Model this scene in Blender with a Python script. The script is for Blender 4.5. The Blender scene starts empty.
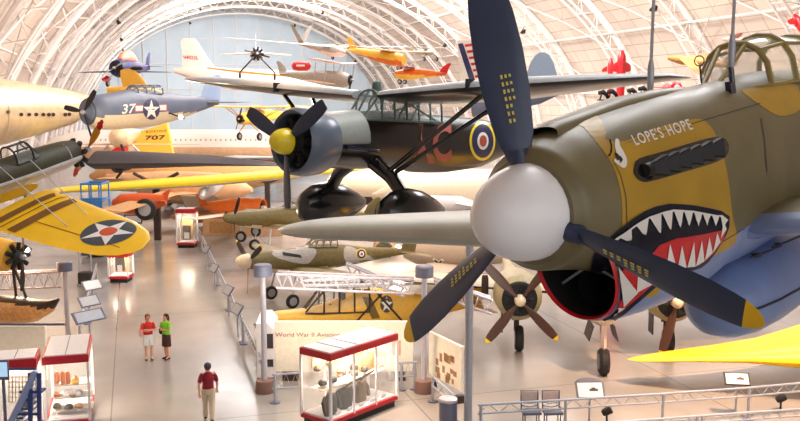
import bpy, math, random
from mathutils import Vector, Matrix, Euler
from mathutils.bvhtree import BVHTree
from mathutils.geometry import delaunay_2d_cdt
random.seed(7)
sc = bpy.context.scene
COL = sc.collection
R = math.radians

# ------------------------------------------------------------------ camera, world, lights, exposure
CAMZ = 9.3; FPX = 900.0; PITCH = math.atan(110/900)
cd = bpy.data.cameras.new('camera'); cam = bpy.data.objects.new('camera', cd); COL.objects.link(cam)
cam.location = (0, 0, CAMZ); cam.rotation_euler = (R(90)-PITCH, 0, 0)
cd.sensor_width = 36; cd.lens = 36*FPX/800; cd.clip_end = 1000; cd.clip_start = 0.1
sc.camera = cam
w = bpy.data.worlds.new('world'); sc.world = w; w.use_nodes = True
w.node_tree.nodes['Background'].inputs[0].default_value = (1.0, 0.985, 0.97, 1)
w.node_tree.nodes['Background'].inputs[1].default_value = 1.05
sc.view_settings.view_transform = 'Standard'; sc.view_settings.look = 'None'
sc.view_settings.gamma = 1; sc.view_settings.use_curve_mapping = False
sc.view_settings.exposure = 0.6
sc.cycles.max_bounces = 6; sc.cycles.diffuse_bounces = 3; sc.cycles.glossy_bounces = 3
sc.cycles.transparent_max_bounces = 12; sc.cycles.use_denoising = True
sc.cycles.caustics_reflective = False; sc.cycles.caustics_refractive = False
sc.cycles.sample_clamp_indirect = 4

HANG = R(16.5)                      # the hangar's long axis against the camera's heading
HM = Matrix.Rotation(HANG, 4, 'Z')
def H(x, y, z=0.0): return HM @ Vector((x, y, z))

def area(name, loc, aim, sx, sy, power, col=(1, 1, 1)):
    l = bpy.data.lights.new(name, 'AREA'); l.shape = 'RECTANGLE'; l.size = sx; l.size_y = sy
    l.energy = power; l.color = col
    o = bpy.data.objects.new(name, l); COL.objects.link(o); o.location = loc
    o.rotation_euler = (Vector(aim)-Vector(loc)).to_track_quat('-Z', 'Y').to_euler()
    return o
# rows of roof lamps shining down, and floodlights washing the vault
for (hx, hy, pw) in ((14, 22, 3600), (36, 40, 4200), (12, 62, 4200), (40, 85, 4200), (14, 112, 4000), (36, 140, 4000)):
    area('roof_lamp_bank', H(hx, hy, 27.5), H(hx, hy, 0), 14, 14, pw*1.05, (.97, .985, 1))
for (hx, hy, tx, ty, tz, pw) in ((20, 70, 58, 110, 20, 13000), (24, 120, 60, 150, 22, 13000), (24, 60, -8, 110, 20, 11000), (20, 165, -6, 190, 18, 7000), (25, 168, 25, 225, 16, 8500)):  # the last one is an added light that brightens the far end wall
    area('vault_and_wall_light', H(hx, hy, 26.5), H(tx, ty, tz), 8, 8, pw, (1, .95, .9))
def spot(name, loc, aim, power, deg, col=(1, .60, .32), blend=.8):
    l = bpy.data.lights.new(name, 'SPOT'); l.energy = power; l.color = col; l.spot_size = R(deg); l.spot_blend = blend; l.shadow_soft_size = .5
    o = bpy.data.objects.new(name, l); COL.objects.link(o); o.location = loc
    o.rotation_euler = (Vector(aim)-Vector(loc)).to_track_quat('-Z', 'Y').to_euler(); return o
# warm exhibit spots high in the vault
for (lx, ly_, ax, ay, pw, dg) in ((14, 20, 11, 27, 30000, 42), (-2, 24, -1.5, 27, 11000, 30), (2, 40, 2, 44, 9000, 40), (-16, 60, -18, 68, 9000, 46), (-4, 70, -6, 76, 9000, 46), (14, 46, 14, 52, 9000, 40)):
    spot('exhibit_spot', (lx, ly_, 21), (ax, ay, 0), pw, dg)
for (hx, hy, tx, ty, pw) in ((-9, -6, 12, 20, 9500),):
    area('fighter_fill_light', H(hx, hy, 19), H(tx, ty, 4), 8, 6, pw, (1, .97, .94))  # unseen fill light, added to brighten the hanging fighter from the camera side

# ------------------------------------------------------------------ pixel helpers: where things stand
CP, SP = math.cos(PITCH), math.sin(PITCH)
def ray(px, py):
    x = (px-400)/FPX; u = (210.5-py)/FPX
    return Vector((x, CP+u*SP, -SP+u*CP))
def F(px, py, z=0.0):
    d = ray(px, py); t = (z-CAMZ)/d.z
    return Vector((d.x*t, d.y*t, z))
def P(px, py, Y):
    d = ray(px, py); t = Y/d.y
    return Vector((d.x*t, Y, CAMZ+d.z*t))

# ------------------------------------------------------------------ materials
MATS = {}
def mat(name, col, rough=.5, metal=0.0, noise=0.0, scale=8.0, bump=0.0, alpha=1.0, emit=None, coat=0.0, noise2=None, spec=None):
    if name in MATS: return MATS[name]
    m = bpy.data.materials.new(name); m.use_nodes = True; nt = m.node_tree; b = nt.nodes['Principled BSDF']
    c = (col[0], col[1], col[2], 1)
    b.inputs['Base Color'].default_value = c; b.inputs['Roughness'].default_value = rough
    b.inputs['Metallic'].default_value = metal
    if coat: b.inputs['Coat Weight'].default_value = coat; b.inputs['Coat Roughness'].default_value = .12
    if spec is not None: b.inputs['Specular IOR Level'].default_value = spec
    if alpha < 1: b.inputs['Alpha'].default_value = alpha
    if emit: b.inputs['Emission Color'].default_value = (*emit[0], 1); b.inputs['Emission Strength'].default_value = emit[1]
    tc = nt.nodes.new('ShaderNodeTexCoord')
    n = nt.nodes.new('ShaderNodeTexNoise'); n.inputs['Scale'].default_value = scale; n.inputs['Detail'].default_value = 5
    nt.links.new(tc.outputs['Object'], n.inputs['Vector'])
    mx = nt.nodes.new('ShaderNodeMix'); mx.data_type = 'RGBA'
    k = noise or .04
    c2 = noise2 or tuple(max(0, v*(1-k)) for v in col); c1 = col if noise2 else tuple(min(1, v*(1+k)) for v in col)
    mx.inputs[6].default_value = (*c1, 1); mx.inputs[7].default_value = (*c2, 1)
    rp = nt.nodes.new('ShaderNodeValToRGB'); rp.color_ramp.elements[0].position = .35; rp.color_ramp.elements[1].position = .65
    nt.links.new(n.outputs['Fac'], rp.inputs[0]); nt.links.new(rp.outputs[0], mx.inputs[0]); nt.links.new(mx.outputs[2], b.inputs['Base Color'])
    if bump:
        bp = nt.nodes.new('ShaderNodeBump'); bp.inputs['Strength'].default_value = bump; bp.inputs['Distance'].default_value = .02
        nt.links.new(n.outputs['Fac'], bp.inputs['Height']); nt.links.new(bp.outputs[0], b.inputs['Normal'])
    MATS[name] = m
    return m
def g(v): return v if isinstance(v, tuple) else (v, v, v)
def s(r_, g_, b_):                  # display colour 0..255 -> linear
    return tuple(((v/255)/12.92 if v <= 10 else ((v/255+.055)/1.055)**2.4) for v in (r_, g_, b_))

OLIVE = mat('olive_paint', s(116, 106, 74), .45, noise=.09, scale=3, coat=.08)
OLIVE_G = mat('olive_grey_cowl', s(112, 108, 88), .36, noise=.05, scale=4, coat=.3)
MUSTARD = mat('mustard_paint', s(182, 142, 36), .45, noise=.07, scale=3, coat=.08)
SKYBLUE = mat('pale_blue_underside', s(122, 142, 190), .4, noise=.06, scale=3, coat=.2)
SPINW = mat('spinner_white', s(246, 247, 252), .4, noise=.01, coat=.15)
BLADE = mat('blade_blue_black', s(42, 56, 88), .42, noise=.08, scale=3, coat=.15)
YTIP = mat('blade_tip_yellow', s(246, 200, 20), .4)
BLACK = mat('black_gloss', s(14, 14, 18), .22, coat=.5)
BLACKM = mat('black_matt', s(24, 23, 24), .6)
NAVY = mat('navy_gloss', s(20, 30, 60), .2, coat=.6)
RED = mat('signal_red', s(208, 22, 34), .35, coat=.3)
CRIM = mat('gum_crimson', s(176, 18, 52), .35, coat=.3)
WHITE = mat('white_paint', s(238, 236, 232), .45)
TOOTH = mat('tooth_white', s(240, 236, 230), .4)
YELL = mat('chrome_yellow', s(250, 196, 4), .42, noise=.05, scale=1.5, coat=.2)
YELL2 = mat('cub_yellow', s(248, 190, 70), .45, noise=.05)
YSPIN = mat('spinner_yellow', s(240, 214, 30), .35, coat=.4)
STRIP = mat('walkway_strip_brown', s(120, 78, 28), .8)
SILVER = mat('silver_dope', s(196, 192, 188), .4, .35, noise=.1)
ALU = mat('aluminium', s(205, 205, 210), .35, .6, noise=.06)
WINGG = mat('grey_green_dope', s(186, 188, 176), .42, noise=.06, scale=2)
COPPER = mat('polished_skin', s(240, 214, 178), .32, .45, noise=.08, scale=2)
CREAM = mat('cream_paint', s(222, 202, 174), .45, noise=.05)
PEACH = mat('peach_paint', s(216, 172, 132), .45, noise=.08, scale=2)
PINK = mat('pale_pink_paint', s(246, 214, 204), .5)
ORANGE = mat('orange_paint', s(230, 112, 30), .4, noise=.1, coat=.2)
DORANGE = mat('deep_orange_paint', s(205, 84, 30), .45, noise=.1)
HBLUE = mat('sea_blue_grey', s(98, 108, 132), .45, noise=.1, scale=1.5)
DBLUE = mat('dark_blue_paint', s(40, 48, 96), .4)
LBLUE = mat('light_blue_fabric', s(168, 188, 222), .5)
BROWN = mat('brown_paint', s(76, 44, 30), .4, noise=.12, coat=.2)
DKBROWN = mat('dark_brown', s(56, 38, 30), .5, noise=.15)
DKOLIVE = mat('dark_olive_fabric', s(62, 60, 40), .55, noise=.15)
OLIVE2 = mat('camo_green', s(112, 98, 58), .5, noise=.15)
OLIVE3 = mat('camo_brown', s(142, 104, 60), .5, noise=.1)
GREYP = mat('camo_grey', s(176, 168, 162), .5, noise=.1)
GLASS = mat('clear_glazing', s(225, 232, 235), .04, alpha=.16)
GLASSY = mat('yellowed_glazing', s(222, 220, 190), .12, alpha=.42)
CGLASS = mat('case_glass', s(250, 250, 250), .03, alpha=.10)
RUBBER = mat('tyre_rubber', s(34, 32, 32), .75)
STEEL = mat('rail_grey_steel', s(168, 172, 184), .4, .3)
LILAC = mat('truss_pale_lilac', s(176, 172, 184), .45)
BOXG = mat('slate_grey_box', s(92, 96, 118), .5)
CYAN = mat('lift_blue', s(60, 130, 205), .45)
LTEAL = mat('glazing_frame_teal', s(88, 112, 106), .45)
CASER = mat('case_red', s(186, 22, 36), .4)
CASEO = mat('case_side_red', s(200, 60, 26), .4)
CASEW = mat('case_white', s(236, 232, 234), .5)
PANEL = mat('warm_white_panel', s(250, 243, 226), .6)
SKIN = mat('skin', s(224, 160, 126), .55)
WOOD = mat('tan_wood', s(196, 148, 92), .5, noise=.15)
LAMP = mat('lamp_glow', (1, .9, .75), .5, emit=((1, .86, .66), 40))
CASEL = mat('case_light_strip', (1, .9, .75), .5, emit=((1, .88, .66), 9))
INK = mat('ink_dark', s(60, 52, 56), .6)
REDT = mat('dull_red_lettering', s(150, 62, 54), .5)
GOLD = mat('stencil_yellow', s(222, 206, 96), .5)

# ------------------------------------------------------------------ mesh helpers
class M:
    def __init__(self): self.v = []; self.f = []; self.m = []
    def face(self, idx, mi=0): self.f.append(tuple(idx)); self.m.append(mi)
    def loft(self, rings, mi=0, caps=True, closed=True):
        b = len(self.v); n = len(rings[0])
        for r_ in rings: self.v += [tuple(p) for p in r_]
        for i in range(len(rings)-1):
            for j in range(n if closed else n-1):
                a = b+i*n+j; c = b+i*n+(j+1) % n
                q = (a, c, c+n, a+n)
                k = mi(i, j) if callable(mi) else mi
                self.face(q, k)
        if caps and closed:
            k0 = mi(0, 0) if callable(mi) else mi; k1 = mi(len(rings)-2, 0) if callable(mi) else mi
            self.face([b+j for j in range(n)][::-1], k0)
            self.face([b+(len(rings)-1)*n+j for j in range(n)], k1)
        return self
    def box(self, c, sz, rot=None, mi=0):
        b = len(self.v); c = Vector(c)
        for x in (-.5, .5):
            for y in (-.5, .5):
                for z in (-.5, .5):
                    p = Vector((x*sz[0], y*sz[1], z*sz[2]))
                    if rot is not None: p = rot @ p
                    self.v.append(tuple(c+p))
        for q in ((0, 1, 3, 2), (4, 6, 7, 5), (0, 4, 5, 1), (2, 3, 7, 6), (0, 2, 6, 4), (1, 5, 7, 3)): self.face([b+i for i in q], mi)
        return self
    def tube(self, pts, r=.02, n=8, mi=0, caps=True):
        pts = [Vector(p) for p in pts]; rs = r if isinstance(r, (list, tuple)) else [r]*len(pts)
        rings = []; up = None
        for i, p in enumerate(pts):
            d = (pts[min(i+1, len(pts)-1)]-pts[max(i-1, 0)]).normalized()
            if up is None: up = d.orthogonal().normalized()
            up = (up-d*up.dot(d))
            up = up.normalized() if up.length > 1e-6 else d.orthogonal().normalized()
            sd = d.cross(up)
            rings.append([p+(up*math.cos(t)+sd*math.sin(t))*rs[i] for t in [2*math.pi*k/n for k in range(n)]])
        return self.loft(rings, mi, caps)
    def lathe(self, prof, o=(0, 0, 0), axis='x', n=20, mi=0, caps=True):
        rings = []
        o = Vector(o)
        for (a, r_) in prof:
            ring = []
            for k in range(n):
                t = 2*math.pi*k/n; c, q = math.cos(t)*r_, math.sin(t)*r_
                v = {'x': (a, c, q), 'y': (q, a, c), 'z': (c, q, a)}[axis] if not isinstance(axis, Matrix) else tuple(axis @ Vector((a, c, q)))
                ring.append(o+Vector(v))
            rings.append(ring)
        return self.loft(rings, mi, caps)
    def prism(self, poly, d, mi=0):        # poly: list of 3-D points, extruded by vector d
        b = len(self.v); n = len(poly); d = Vector(d)
        self.v += [tuple(p) for p in poly]+[tuple(Vector(p)+d) for p in poly]
        self.face(range(b, b+n), mi); self.face(list(range(b+n, b+2*n))[::-1], mi)
        for i in range(n): j = (i+1) % n; self.face((b+i, b+j, b+n+j, b+n+i), mi)
        return self
    def build(self, name, mats, parent=None, smooth=True, bevel=0, angle=38, sub=0):
        if not isinstance(mats, (list, tuple)): mats = [mats]
        me = bpy.data.meshes.new(name); me.from_pydata(self.v, [], self.f)
        for m_ in mats: me.materials.append(m_)
        me.polygons.foreach_set('material_index', self.m)
        import bmesh
        bm = bmesh.new(); bm.from_mesh(me); bmesh.ops.recalc_face_normals(bm, faces=bm.faces); bm.to_mesh(me); bm.free()
        if smooth:
            me.polygons.foreach_set('use_smooth', [True]*len(me.polygons)); me.set_sharp_from_angle(angle=R(angle))
        o = bpy.data.objects.new(name, me); COL.objects.link(o)
        if parent is not None: o.parent = parent
        if bevel:
            md = o.modifiers.new('bevel', 'BEVEL'); md.width = bevel; md.segments = 2; md.limit_method = 'ANGLE'; md.angle_limit = R(40)
        if sub:
            md = o.modifiers.new('sub', 'SUBSURF'); md.levels = sub; md.render_levels = sub
        return o

def tag(o, label, cat, group=None, kind=None):
    if label: o['label'] = label
    if cat: o['category'] = cat
    if group: o['group'] = group
    if kind: o['kind'] = kind
    return o
def empty(name, label, cat, loc=(0, 0, 0), rot=(0, 0, 0), group=None):
    o = bpy.data.objects.new(name, None); COL.objects.link(o); o.location = loc; o.rotation_euler = rot
    o.empty_display_size = .2
    return tag(o, label, cat, group)
def posed(name, label, cat, loc, h, p=0, r_=0, group=None):        # heading, nose-up pitch, roll in degrees; local +x is the nose, +y port
    o = empty(name, label, cat, loc, (R(r_), -R(p), R(h)), group)
    return o
def W(o): return Matrix.Translation(o.location) @ o.rotation_euler.to_matrix().to_4x4() @ Matrix.Diagonal((*o.scale, 1))
def dup(o, parent=None, **kw):
    c = o.copy(); COL.objects.link(c); c.parent = parent
    for ch in list(o.children): dup(ch, c)
    return c
def struct(o, label=None):
    o['kind'] = 'structure'
    if label: o['label'] = label
    return o

# decals painted onto a surface: a 2-D outline, a ray for each of its points, a target mesh
def tri(poly, step, holes=None):
    pts = [Vector(p) for p in poly]; n = len(pts)
    dense = []
    for i in range(n):
        a, b = pts[i], pts[(i+1) % n]; k = max(1, int((b-a).length/step))
        dense += [a+(b-a)*(j/k) for j in range(k)]
    n = len(dense); edges = [(i, (i+1) % n) for i in range(n)]
    allp = list(dense)
    x0 = min(p.x for p in pts); x1 = max(p.x for p in pts); y0 = min(p.y for p in pts); y1 = max(p.y for p in pts)
    nx = int((x1-x0)/step); ny = int((y1-y0)/step)
    def inside(q):
        c = False
        for i in range(len(pts)):
            a, b = pts[i], pts[i-1]
            if (a.y > q.y) != (b.y > q.y) and q.x < (b.x-a.x)*(q.y-a.y)/(b.y-a.y)+a.x: c = not c
        return c
    for i in range(1, nx+1):
        for j in range(1, ny+1):
            q = Vector((x0+(i-.4)*step, y0+(j-.4)*step))
            if inside(q) and min((q-e).length for e in dense) > step*.35: allp.append(q)
    vo, eo, fo, *_ = delaunay_2d_cdt(allp, edges, [list(range(n))], 1, 1e-6)
    fs = []
    for f in fo:
        c = sum((vo[i] for i in f), Vector((0, 0)))/len(f)
        if inside(c): fs.append(f)
    return vo, fs
def smoothpoly(pts, k=4):
    out = []; n = len(pts); pts = [Vector(p) for p in pts]
    for i in range(n):
        p0, p1, p2, p3 = pts[i-1], pts[i], pts[(i+1) % n], pts[(i+2) % n]
        for j in range(k):
            t = j/k
            out.append(.5*((2*p1)+(p2-p0)*t+(2*p0-5*p1+4*p2-p3)*t*t+(3*p1-p0-3*p2+p3)*t**3))
    return out
class Surf:
    def __init__(self, root, objs):
        vs = []; fs = []; self.root = root
        for o in objs:
            b = len(vs); vs += [v.co.copy() for v in o.data.vertices]; fs += [[b+i for i in p.vertices] for p in o.data.polygons]
        self.bvh = BVHTree.FromPolygons(vs, fs); self.W = W(root); self.Wi = self.W.inverted()
    def pix(self, px, py, off=.004):
        o = self.Wi @ Vector((0, 0, CAMZ)); d = (self.Wi.to_3x3() @ ray(px, py)).normalized()
        h, n, i, t = self.bvh.ray_cast(o, d)
        if h is None: return None
        if n.dot(d) > 0: n = -n
        return h+n*off
    def side(self, x, z, sgn=1, off=.004, ax='y'):
        o = Vector((x, 5*sgn, z)) if ax == 'y' else Vector((x, z, 5*sgn))
        d = Vector((0, -sgn, 0)) if ax == 'y' else Vector((0, 0, -sgn))
        h, n, i, t = self.bvh.ray_cast(o, d)
        if h is None: return None
        if n.dot(d) > 0: n = -n
        return h+n*off
def decal(name, polys, fn, m, parent, step, off=.004):
    mb = M()
    for item in polys:
        if isinstance(item, tuple) and item[0] == 'mesh': vo, fs = item[1], item[2]
        else: vo, fs = tri(item, step)
        b = len(mb.v); ok = []
        for p in vo:
            h = fn(p[0], p[1], off); ok.append(h is not None); mb.v.append(tuple(h) if h is not None else (0, 0, 0))
        for f in fs:
            if all(ok[i] for i in f): 
                mb.face([b+i for i in f])
    used = sorted({i for f in mb.f for i in f})
    if not used: print('EMPTY DECAL', name); return None
    mp = {u: i for i, u in enumerate(used)}
    mb.v = [mb.v[u] for u in used]; mb.f = [tuple(mp[i] for i in f) for f in mb.f]
    me = bpy.data.meshes.new(name); me.from_pydata(mb.v, [], mb.f); me.materials.append(m)
    o = bpy.data.objects.new(name, me); COL.objects.link(o); o.parent = parent
    return o
def text2d(txt, o, dx, dy, spacing=1.0, bold=0.0):     # letters as a flat mesh: o + x*dx + y*dy, cap height = 1 unit, total width = 1 unit of dx
    cu = bpy.data.curves.new('t', 'FONT'); cu.body = txt; cu.space_character = spacing; cu.offset = bold; cu.resolution_u = 3
    ob = bpy.data.objects.new('t', cu); COL.objects.link(ob); bpy.context.view_layer.update()
    me = ob.to_mesh(); vs = [v.co.copy() for v in me.vertices]; fs = [list(p.vertices) for p in me.polygons]; ob.to_mesh_clear()
    bpy.data.objects.remove(ob); bpy.data.curves.remove(cu)
    x0 = min(v.x for v in vs); x1 = max(v.x for v in vs); y0 = min(v.y for v in vs); y1 = max(v.y for v in vs)
    o = Vector(o); dx = Vector(dx); dy = Vector(dy)
    return ('mesh', [o+dx*((v.x-x0)/(x1-x0))+dy*((v.y-y0)/(y1-y0)) for v in vs], fs)
def circ(x, y, rx, ry=None, n=28): return [(x+rx*math.cos(2*math.pi*i/n), y+(ry or rx)*math.sin(2*math.pi*i/n)) for i in range(n)]
def star(x, y, r_, rot=90, ry=None):
    return [(x+(r_ if i % 2 == 0 else r_*.382)*math.cos(R(rot+36*i)), y+((ry or r_)/r_)*(r_ if i % 2 == 0 else r_*.382)*math.sin(R(rot+36*i))) for i in range(10)]
def flat_text(name, txt, o, dx, dy, m, parent=None, n_off=.01):
    o = Vector(o); dx = Vector(dx); dy = Vector(dy); n = dx.cross(dy).normalized()*n_off
    _, vs, fs = text2d(txt, (0, 0), (1, 0), (0, 1))
    me = bpy.data.meshes.new(name); me.from_pydata([tuple(o+dx*v.x+dy*v.y+n) for v in vs], [], fs); me.materials.append(m)
    ob = bpy.data.objects.new(name, me); COL.objects.link(ob)
    if parent is not None: ob.parent = parent
    return ob

# ------------------------------------------------------------------ aircraft parts
def ring(x, hw, zc, ht, hb, n=28, p=2.0, yc=0.0):
    out = []
    for k in range(n):
        t = 2*math.pi*k/n; c, q = math.cos(t), math.sin(t)
        e = 2/p
        out.append(Vector((x, yc+hw*math.copysign(abs(c)**e, c), zc+(ht if q >= 0 else hb)*math.copysign(abs(q)**e, q))))
    return out
def interp(secs, k=3):
    out = []
    for i in range(len(secs)-1):
        a0 = secs[max(i-1, 0)]; a, b = secs[i], secs[i+1]; b1 = secs[min(i+2, len(secs)-1)]
        for j in range(k):
            t = j/k; row = []
            for q in range(len(a)):
                lin = a[q]+(b[q]-a[q])*t
                cr = .5*(2*a[q]+(b[q]-a0[q])*t+(2*a0[q]-5*a[q]+4*b[q]-b1[q])*t*t+(3*a[q]-a0[q]-3*b[q]+b1[q])*t**3)
                row.append(lin if q == 0 else .5*lin+.5*cr)
            out.append(tuple(row))
    out.append(tuple(secs[-1])); return out
def fuselage(secs, mats, parent, name='fuselage', n=28, split=None, k=3, caps=True, p=2.0):
    ss = interp([tuple(a) if len(a) > 5 else tuple(a)+(p,) for a in secs], k)
    rings = [ring(a[0], a[1], a[2], a[3], a[4], n, a[5] if len(a) > 5 else p) for a in ss]
    mb = M()
    def mi(i, j):
        if split is None: return 0
        q = rings[i][j]; return 1 if q.z < split(q.x) else 0
    mb.loft(rings, mi, caps)
    return mb.build(name, mats, parent)
AF = [(0, 0), (.02, .028), (.08, .05), (.2, .066), (.38, .062), (.65, .038), (.88, .014), (1, .002)]
def wingmesh(secs, vertical=False, mi=0, mi2=None, mb=None):      # secs: (le_x, le_y, le_z, chord, thickness ratio)
    mb = mb or M(); rings = []
    for (x, y, z, c, th) in secs:
        up = [(x-c*a, th*c*b/.13) for a, b in AF]; lo = [(x-c*a, -th*c*b*.75/.13) for a, b in AF[::-1]][1:]
        pts = up+lo
        rings.append([Vector((a, y+b, z)) if vertical else Vector((a, y, z+b)) for a, b in pts])
    nn = len(AF)
    f = (lambda i, j: (mi if j < nn-1 else (mi2 if mi2 is not None else mi)))
    return mb.loft(rings, f, True)
def wing_secs(x, z, half, cr, ct, dih=3, sweep=0.0, th=.13, y0=0.0, side=1, rnd=.6):
    out = []
    for t in (0, .2, .4, .6, .8):
        y = y0+(half-y0)*t; c = cr+(ct-cr)*t/1.0
        out.append((x-sweep*t-(cr-c)*.35, side*y, z+math.tan(R(dih))*(y-y0), c, th*(1-.25*t)))
    for a in (.3, .6, .85, 1.0):
        y = y0+(half-y0)*(.8+.2*a); t = .8+.2*a; c0 = cr+(ct-cr)*t; sh = math.sqrt(max(0, 1-a*a))
        c = c0*((1-rnd)+rnd*sh) if a < 1 else c0*(1-rnd)+.02
        out.append((x-sweep*t-(cr-c0)*.35-(c0-c)*.45, side*y, z+math.tan(R(dih))*(y-y0), c, th*.75*(.3+.7*sh)+.01))
    return out
def blade_mesh(rad, wd, r0=.12, b0=38, b1=18, mats=(BLADE, YTIP), tip=.92, parent=None, roll=0, hubx=0.0, name='propeller_blade', prof=None, hand=1):
    prof = prof or [(r0, .30), (.2, .42), (.32, .78), (.5, .97), (.66, 1.0), (.8, .92), (.88, .8), (tip, .70), (.965, .50), (.99, .28), (1.0, .06)]
    def rr(cm):
        rs = []
        for (t, wf) in cm:
            z = t*rad; c = wd*wf; be = R(b0+(b1-b0)*t); th = max(.012*rad*(1-t)**.8*2.6, c*.06) if t > .25 else .05*rad*(1-t*1.4)
            cx, cy = -math.sin(be)*hand, math.cos(be); nx, ny = math.cos(be), math.sin(be)*hand
            rg = []
            for k in range(12):
                a = 2*math.pi*k/12; u = math.cos(a)*c/2; v = math.sin(a)*th/2
                rg.append(Vector((hubx+cx*u+nx*v, cy*u+ny*v, z)))
            rs.append(rg)
        return rs
    Rt = Matrix.Rotation(-roll, 3, 'X')
    main = [q for q in prof if q[0] <= tip+1e-6]; end = [q for q in prof if q[0] >= tip-1e-6]
    rot = lambda rs: [[Rt @ v for v in r_] for r_ in rs]
    o = M().loft(rot(rr(main))).build(name, mats[0], parent)
    if len(mats) > 1:
        M().loft(rot(rr(end))).build('blade_tip', mats[1], o)
    return o
def propeller(parent, x, z, rad, n, roll, wd, mats=(BLADE, YTIP), spin=None, hub=.12, hubmat=None, tip=.92, hand=1, b0=38, b1=18):
    pr = bpy.data.objects.new('propeller', None)
    for k in range(n):
        o = blade_mesh(rad, wd, .08, b0, b1, mats, tip, parent, roll+k*2*math.pi/n, hand=hand)
        o.location = (x, 0, z)
    bpy.data.objects.remove(pr)
    if spin:
        r_, L, m_ = spin
        prof = [(-.04*L, r_)]+[(L*t, r_*math.sqrt(max(0, 1-t**1.9))) for t in (0, .15, .3, .45, .6, .75, .86, .94, .99)]
        o = M().lathe([(x+a, q) for a, q in prof], (0, 0, z), n=28).build('spinner', m_, parent)
    else:
        M().lathe([(x-.5*hub, hub*.8), (x+hub*.6, hub*.8), (x+hub, hub*.45), (x+hub*1.4, hub*.2)], (0, 0, z), n=14).build('propeller_hub', hubmat or STEEL, parent)
def radial_engine(parent, x, z, rad, n=9, m=BLACKM, y=0):
    e = M()
    e.lathe([(x-.3*rad, rad*.38), (x, rad*.38), (x+.12*rad, rad*.25), (x+.18*rad, .12*rad)], (0, y, z), n=16)
    for k in range(n):
        a = 2*math.pi*k/n; d = Vector((0, math.cos(a), math.sin(a)))
        for q in range(5):
            c = Vector((x-.12*rad, y, z))+d*rad*(.42+.1*q)
            e.tube([c, c+d*rad*.06], rad*.155, 8)
        c = Vector((x-.12*rad, y, z)); e.tube([c+d*rad*.4, c+d*rad*.9], rad*.11, 8)
        e.tube([c+d*rad*.3+Vector((.12*rad, 0, 0)), c+d*rad*.9+Vector((.08*rad, 0, 0))], rad*.022, 5)
    return e.build('radial_engine', m, parent)
def wheel(parent, c, r_, wdt=.16, ax='y', name='wheel', hubm=STEEL):
    o = M().lathe([(-wdt/2, r_*.62), (-wdt*.48, r_*.86), (-wdt*.25, r_), (wdt*.25, r_), (wdt*.48, r_*.86), (wdt/2, r_*.62)], c, ax, 22).build(name, RUBBER, parent)
    M().lathe([(-wdt*.52, .04*r_), (-wdt*.56, r_*.3), (-wdt*.5, r_*.6), (wdt*.5, r_*.6), (wdt*.56, r_*.3), (wdt*.52, .04*r_)], c, ax, 16).build('wheel_hub', hubm, o)
    return o
def bars(name, segs, r_, m_, parent=None, n=6):
    mb = M()
    for sg in segs: mb.tube(sg, r_, n)
    return mb.build(name, m_, parent)
# ================================================================== the hangar: floor, vault, ribs, end wall
def floor_material():
    m = bpy.data.materials.new('polished_concrete'); m.use_nodes = True; nt = m.node_tree; b = nt.nodes['Principled BSDF']
    tc = nt.nodes.new('ShaderNodeTexCoord')
    n1 = nt.nodes.new('ShaderNodeTexNoise'); n1.inputs['Scale'].default_value = .22; n1.inputs['Detail'].default_value = 6
    nt.links.new(tc.outputs['Object'], n1.inputs['Vector'])
    r1 = nt.nodes.new('ShaderNodeValToRGB'); r1.color_ramp.elements[0].position = .3; r1.color_ramp.elements[1].position = .7
    r1.color_ramp.elements[0].color = (*s(140, 134, 130), 1); r1.color_ramp.elements[1].color = (*s(166, 160, 156), 1)
    nt.links.new(n1.outputs['Fac'], r1.inputs[0])
    br = nt.nodes.new('ShaderNodeTexBrick'); br.offset = 0; br.inputs['Scale'].default_value = 1
    br.inputs['Brick Width'].default_value = 9.0; br.inputs['Row Height'].default_value = 14.0; br.inputs['Mortar Size'].default_value = .022
    br.inputs['Color1'].default_value = (1, 1, 1, 1); br.inputs['Color2'].default_value = (.94, .95, .96, 1); br.inputs['Mortar'].default_value = (.55, .53, .53, 1)
    mp = nt.nodes.new('ShaderNodeMapping'); mp.inputs['Location'].default_value = (0.9, 2, 0)
    nt.links.new(tc.outputs['Object'], mp.inputs[0]); nt.links.new(mp.outputs[0], br.inputs['Vector'])
    mx = nt.nodes.new('ShaderNodeMix'); mx.data_type = 'RGBA'; mx.blend_type = 'MULTIPLY'; mx.inputs[0].default_value = 1
    nt.links.new(r1.outputs[0], mx.inputs[6]); nt.links.new(br.outputs[0], mx.inputs[7]); nt.links.new(mx.outputs[2], b.inputs['Base Color'])
    n2 = nt.nodes.new('ShaderNodeTexNoise'); n2.inputs['Scale'].default_value = 1.3; n2.inputs['Detail'].default_value = 5
    nt.links.new(tc.outputs['Object'], n2.inputs['Vector'])
    mr = nt.nodes.new('ShaderNodeMapRange'); mr.inputs[3].default_value = .10; mr.inputs[4].default_value = .24
    nt.links.new(n2.outputs['Fac'], mr.inputs[0]); nt.links.new(mr.outputs[0], b.inputs['Roughness'])
    b.inputs['Specular IOR Level'].default_value = .6
    return m
o = M(); o.v = [(-60, -45, 0), (80, -45, 0), (80, 232, 0), (-60, 232, 0)]; o.face((0, 1, 2, 3))
fl = o.build('floor', floor_material(), smooth=False); fl.rotation_euler = (0, 0, HANG); struct(fl, 'polished grey concrete hangar floor with warm reflections')

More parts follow.
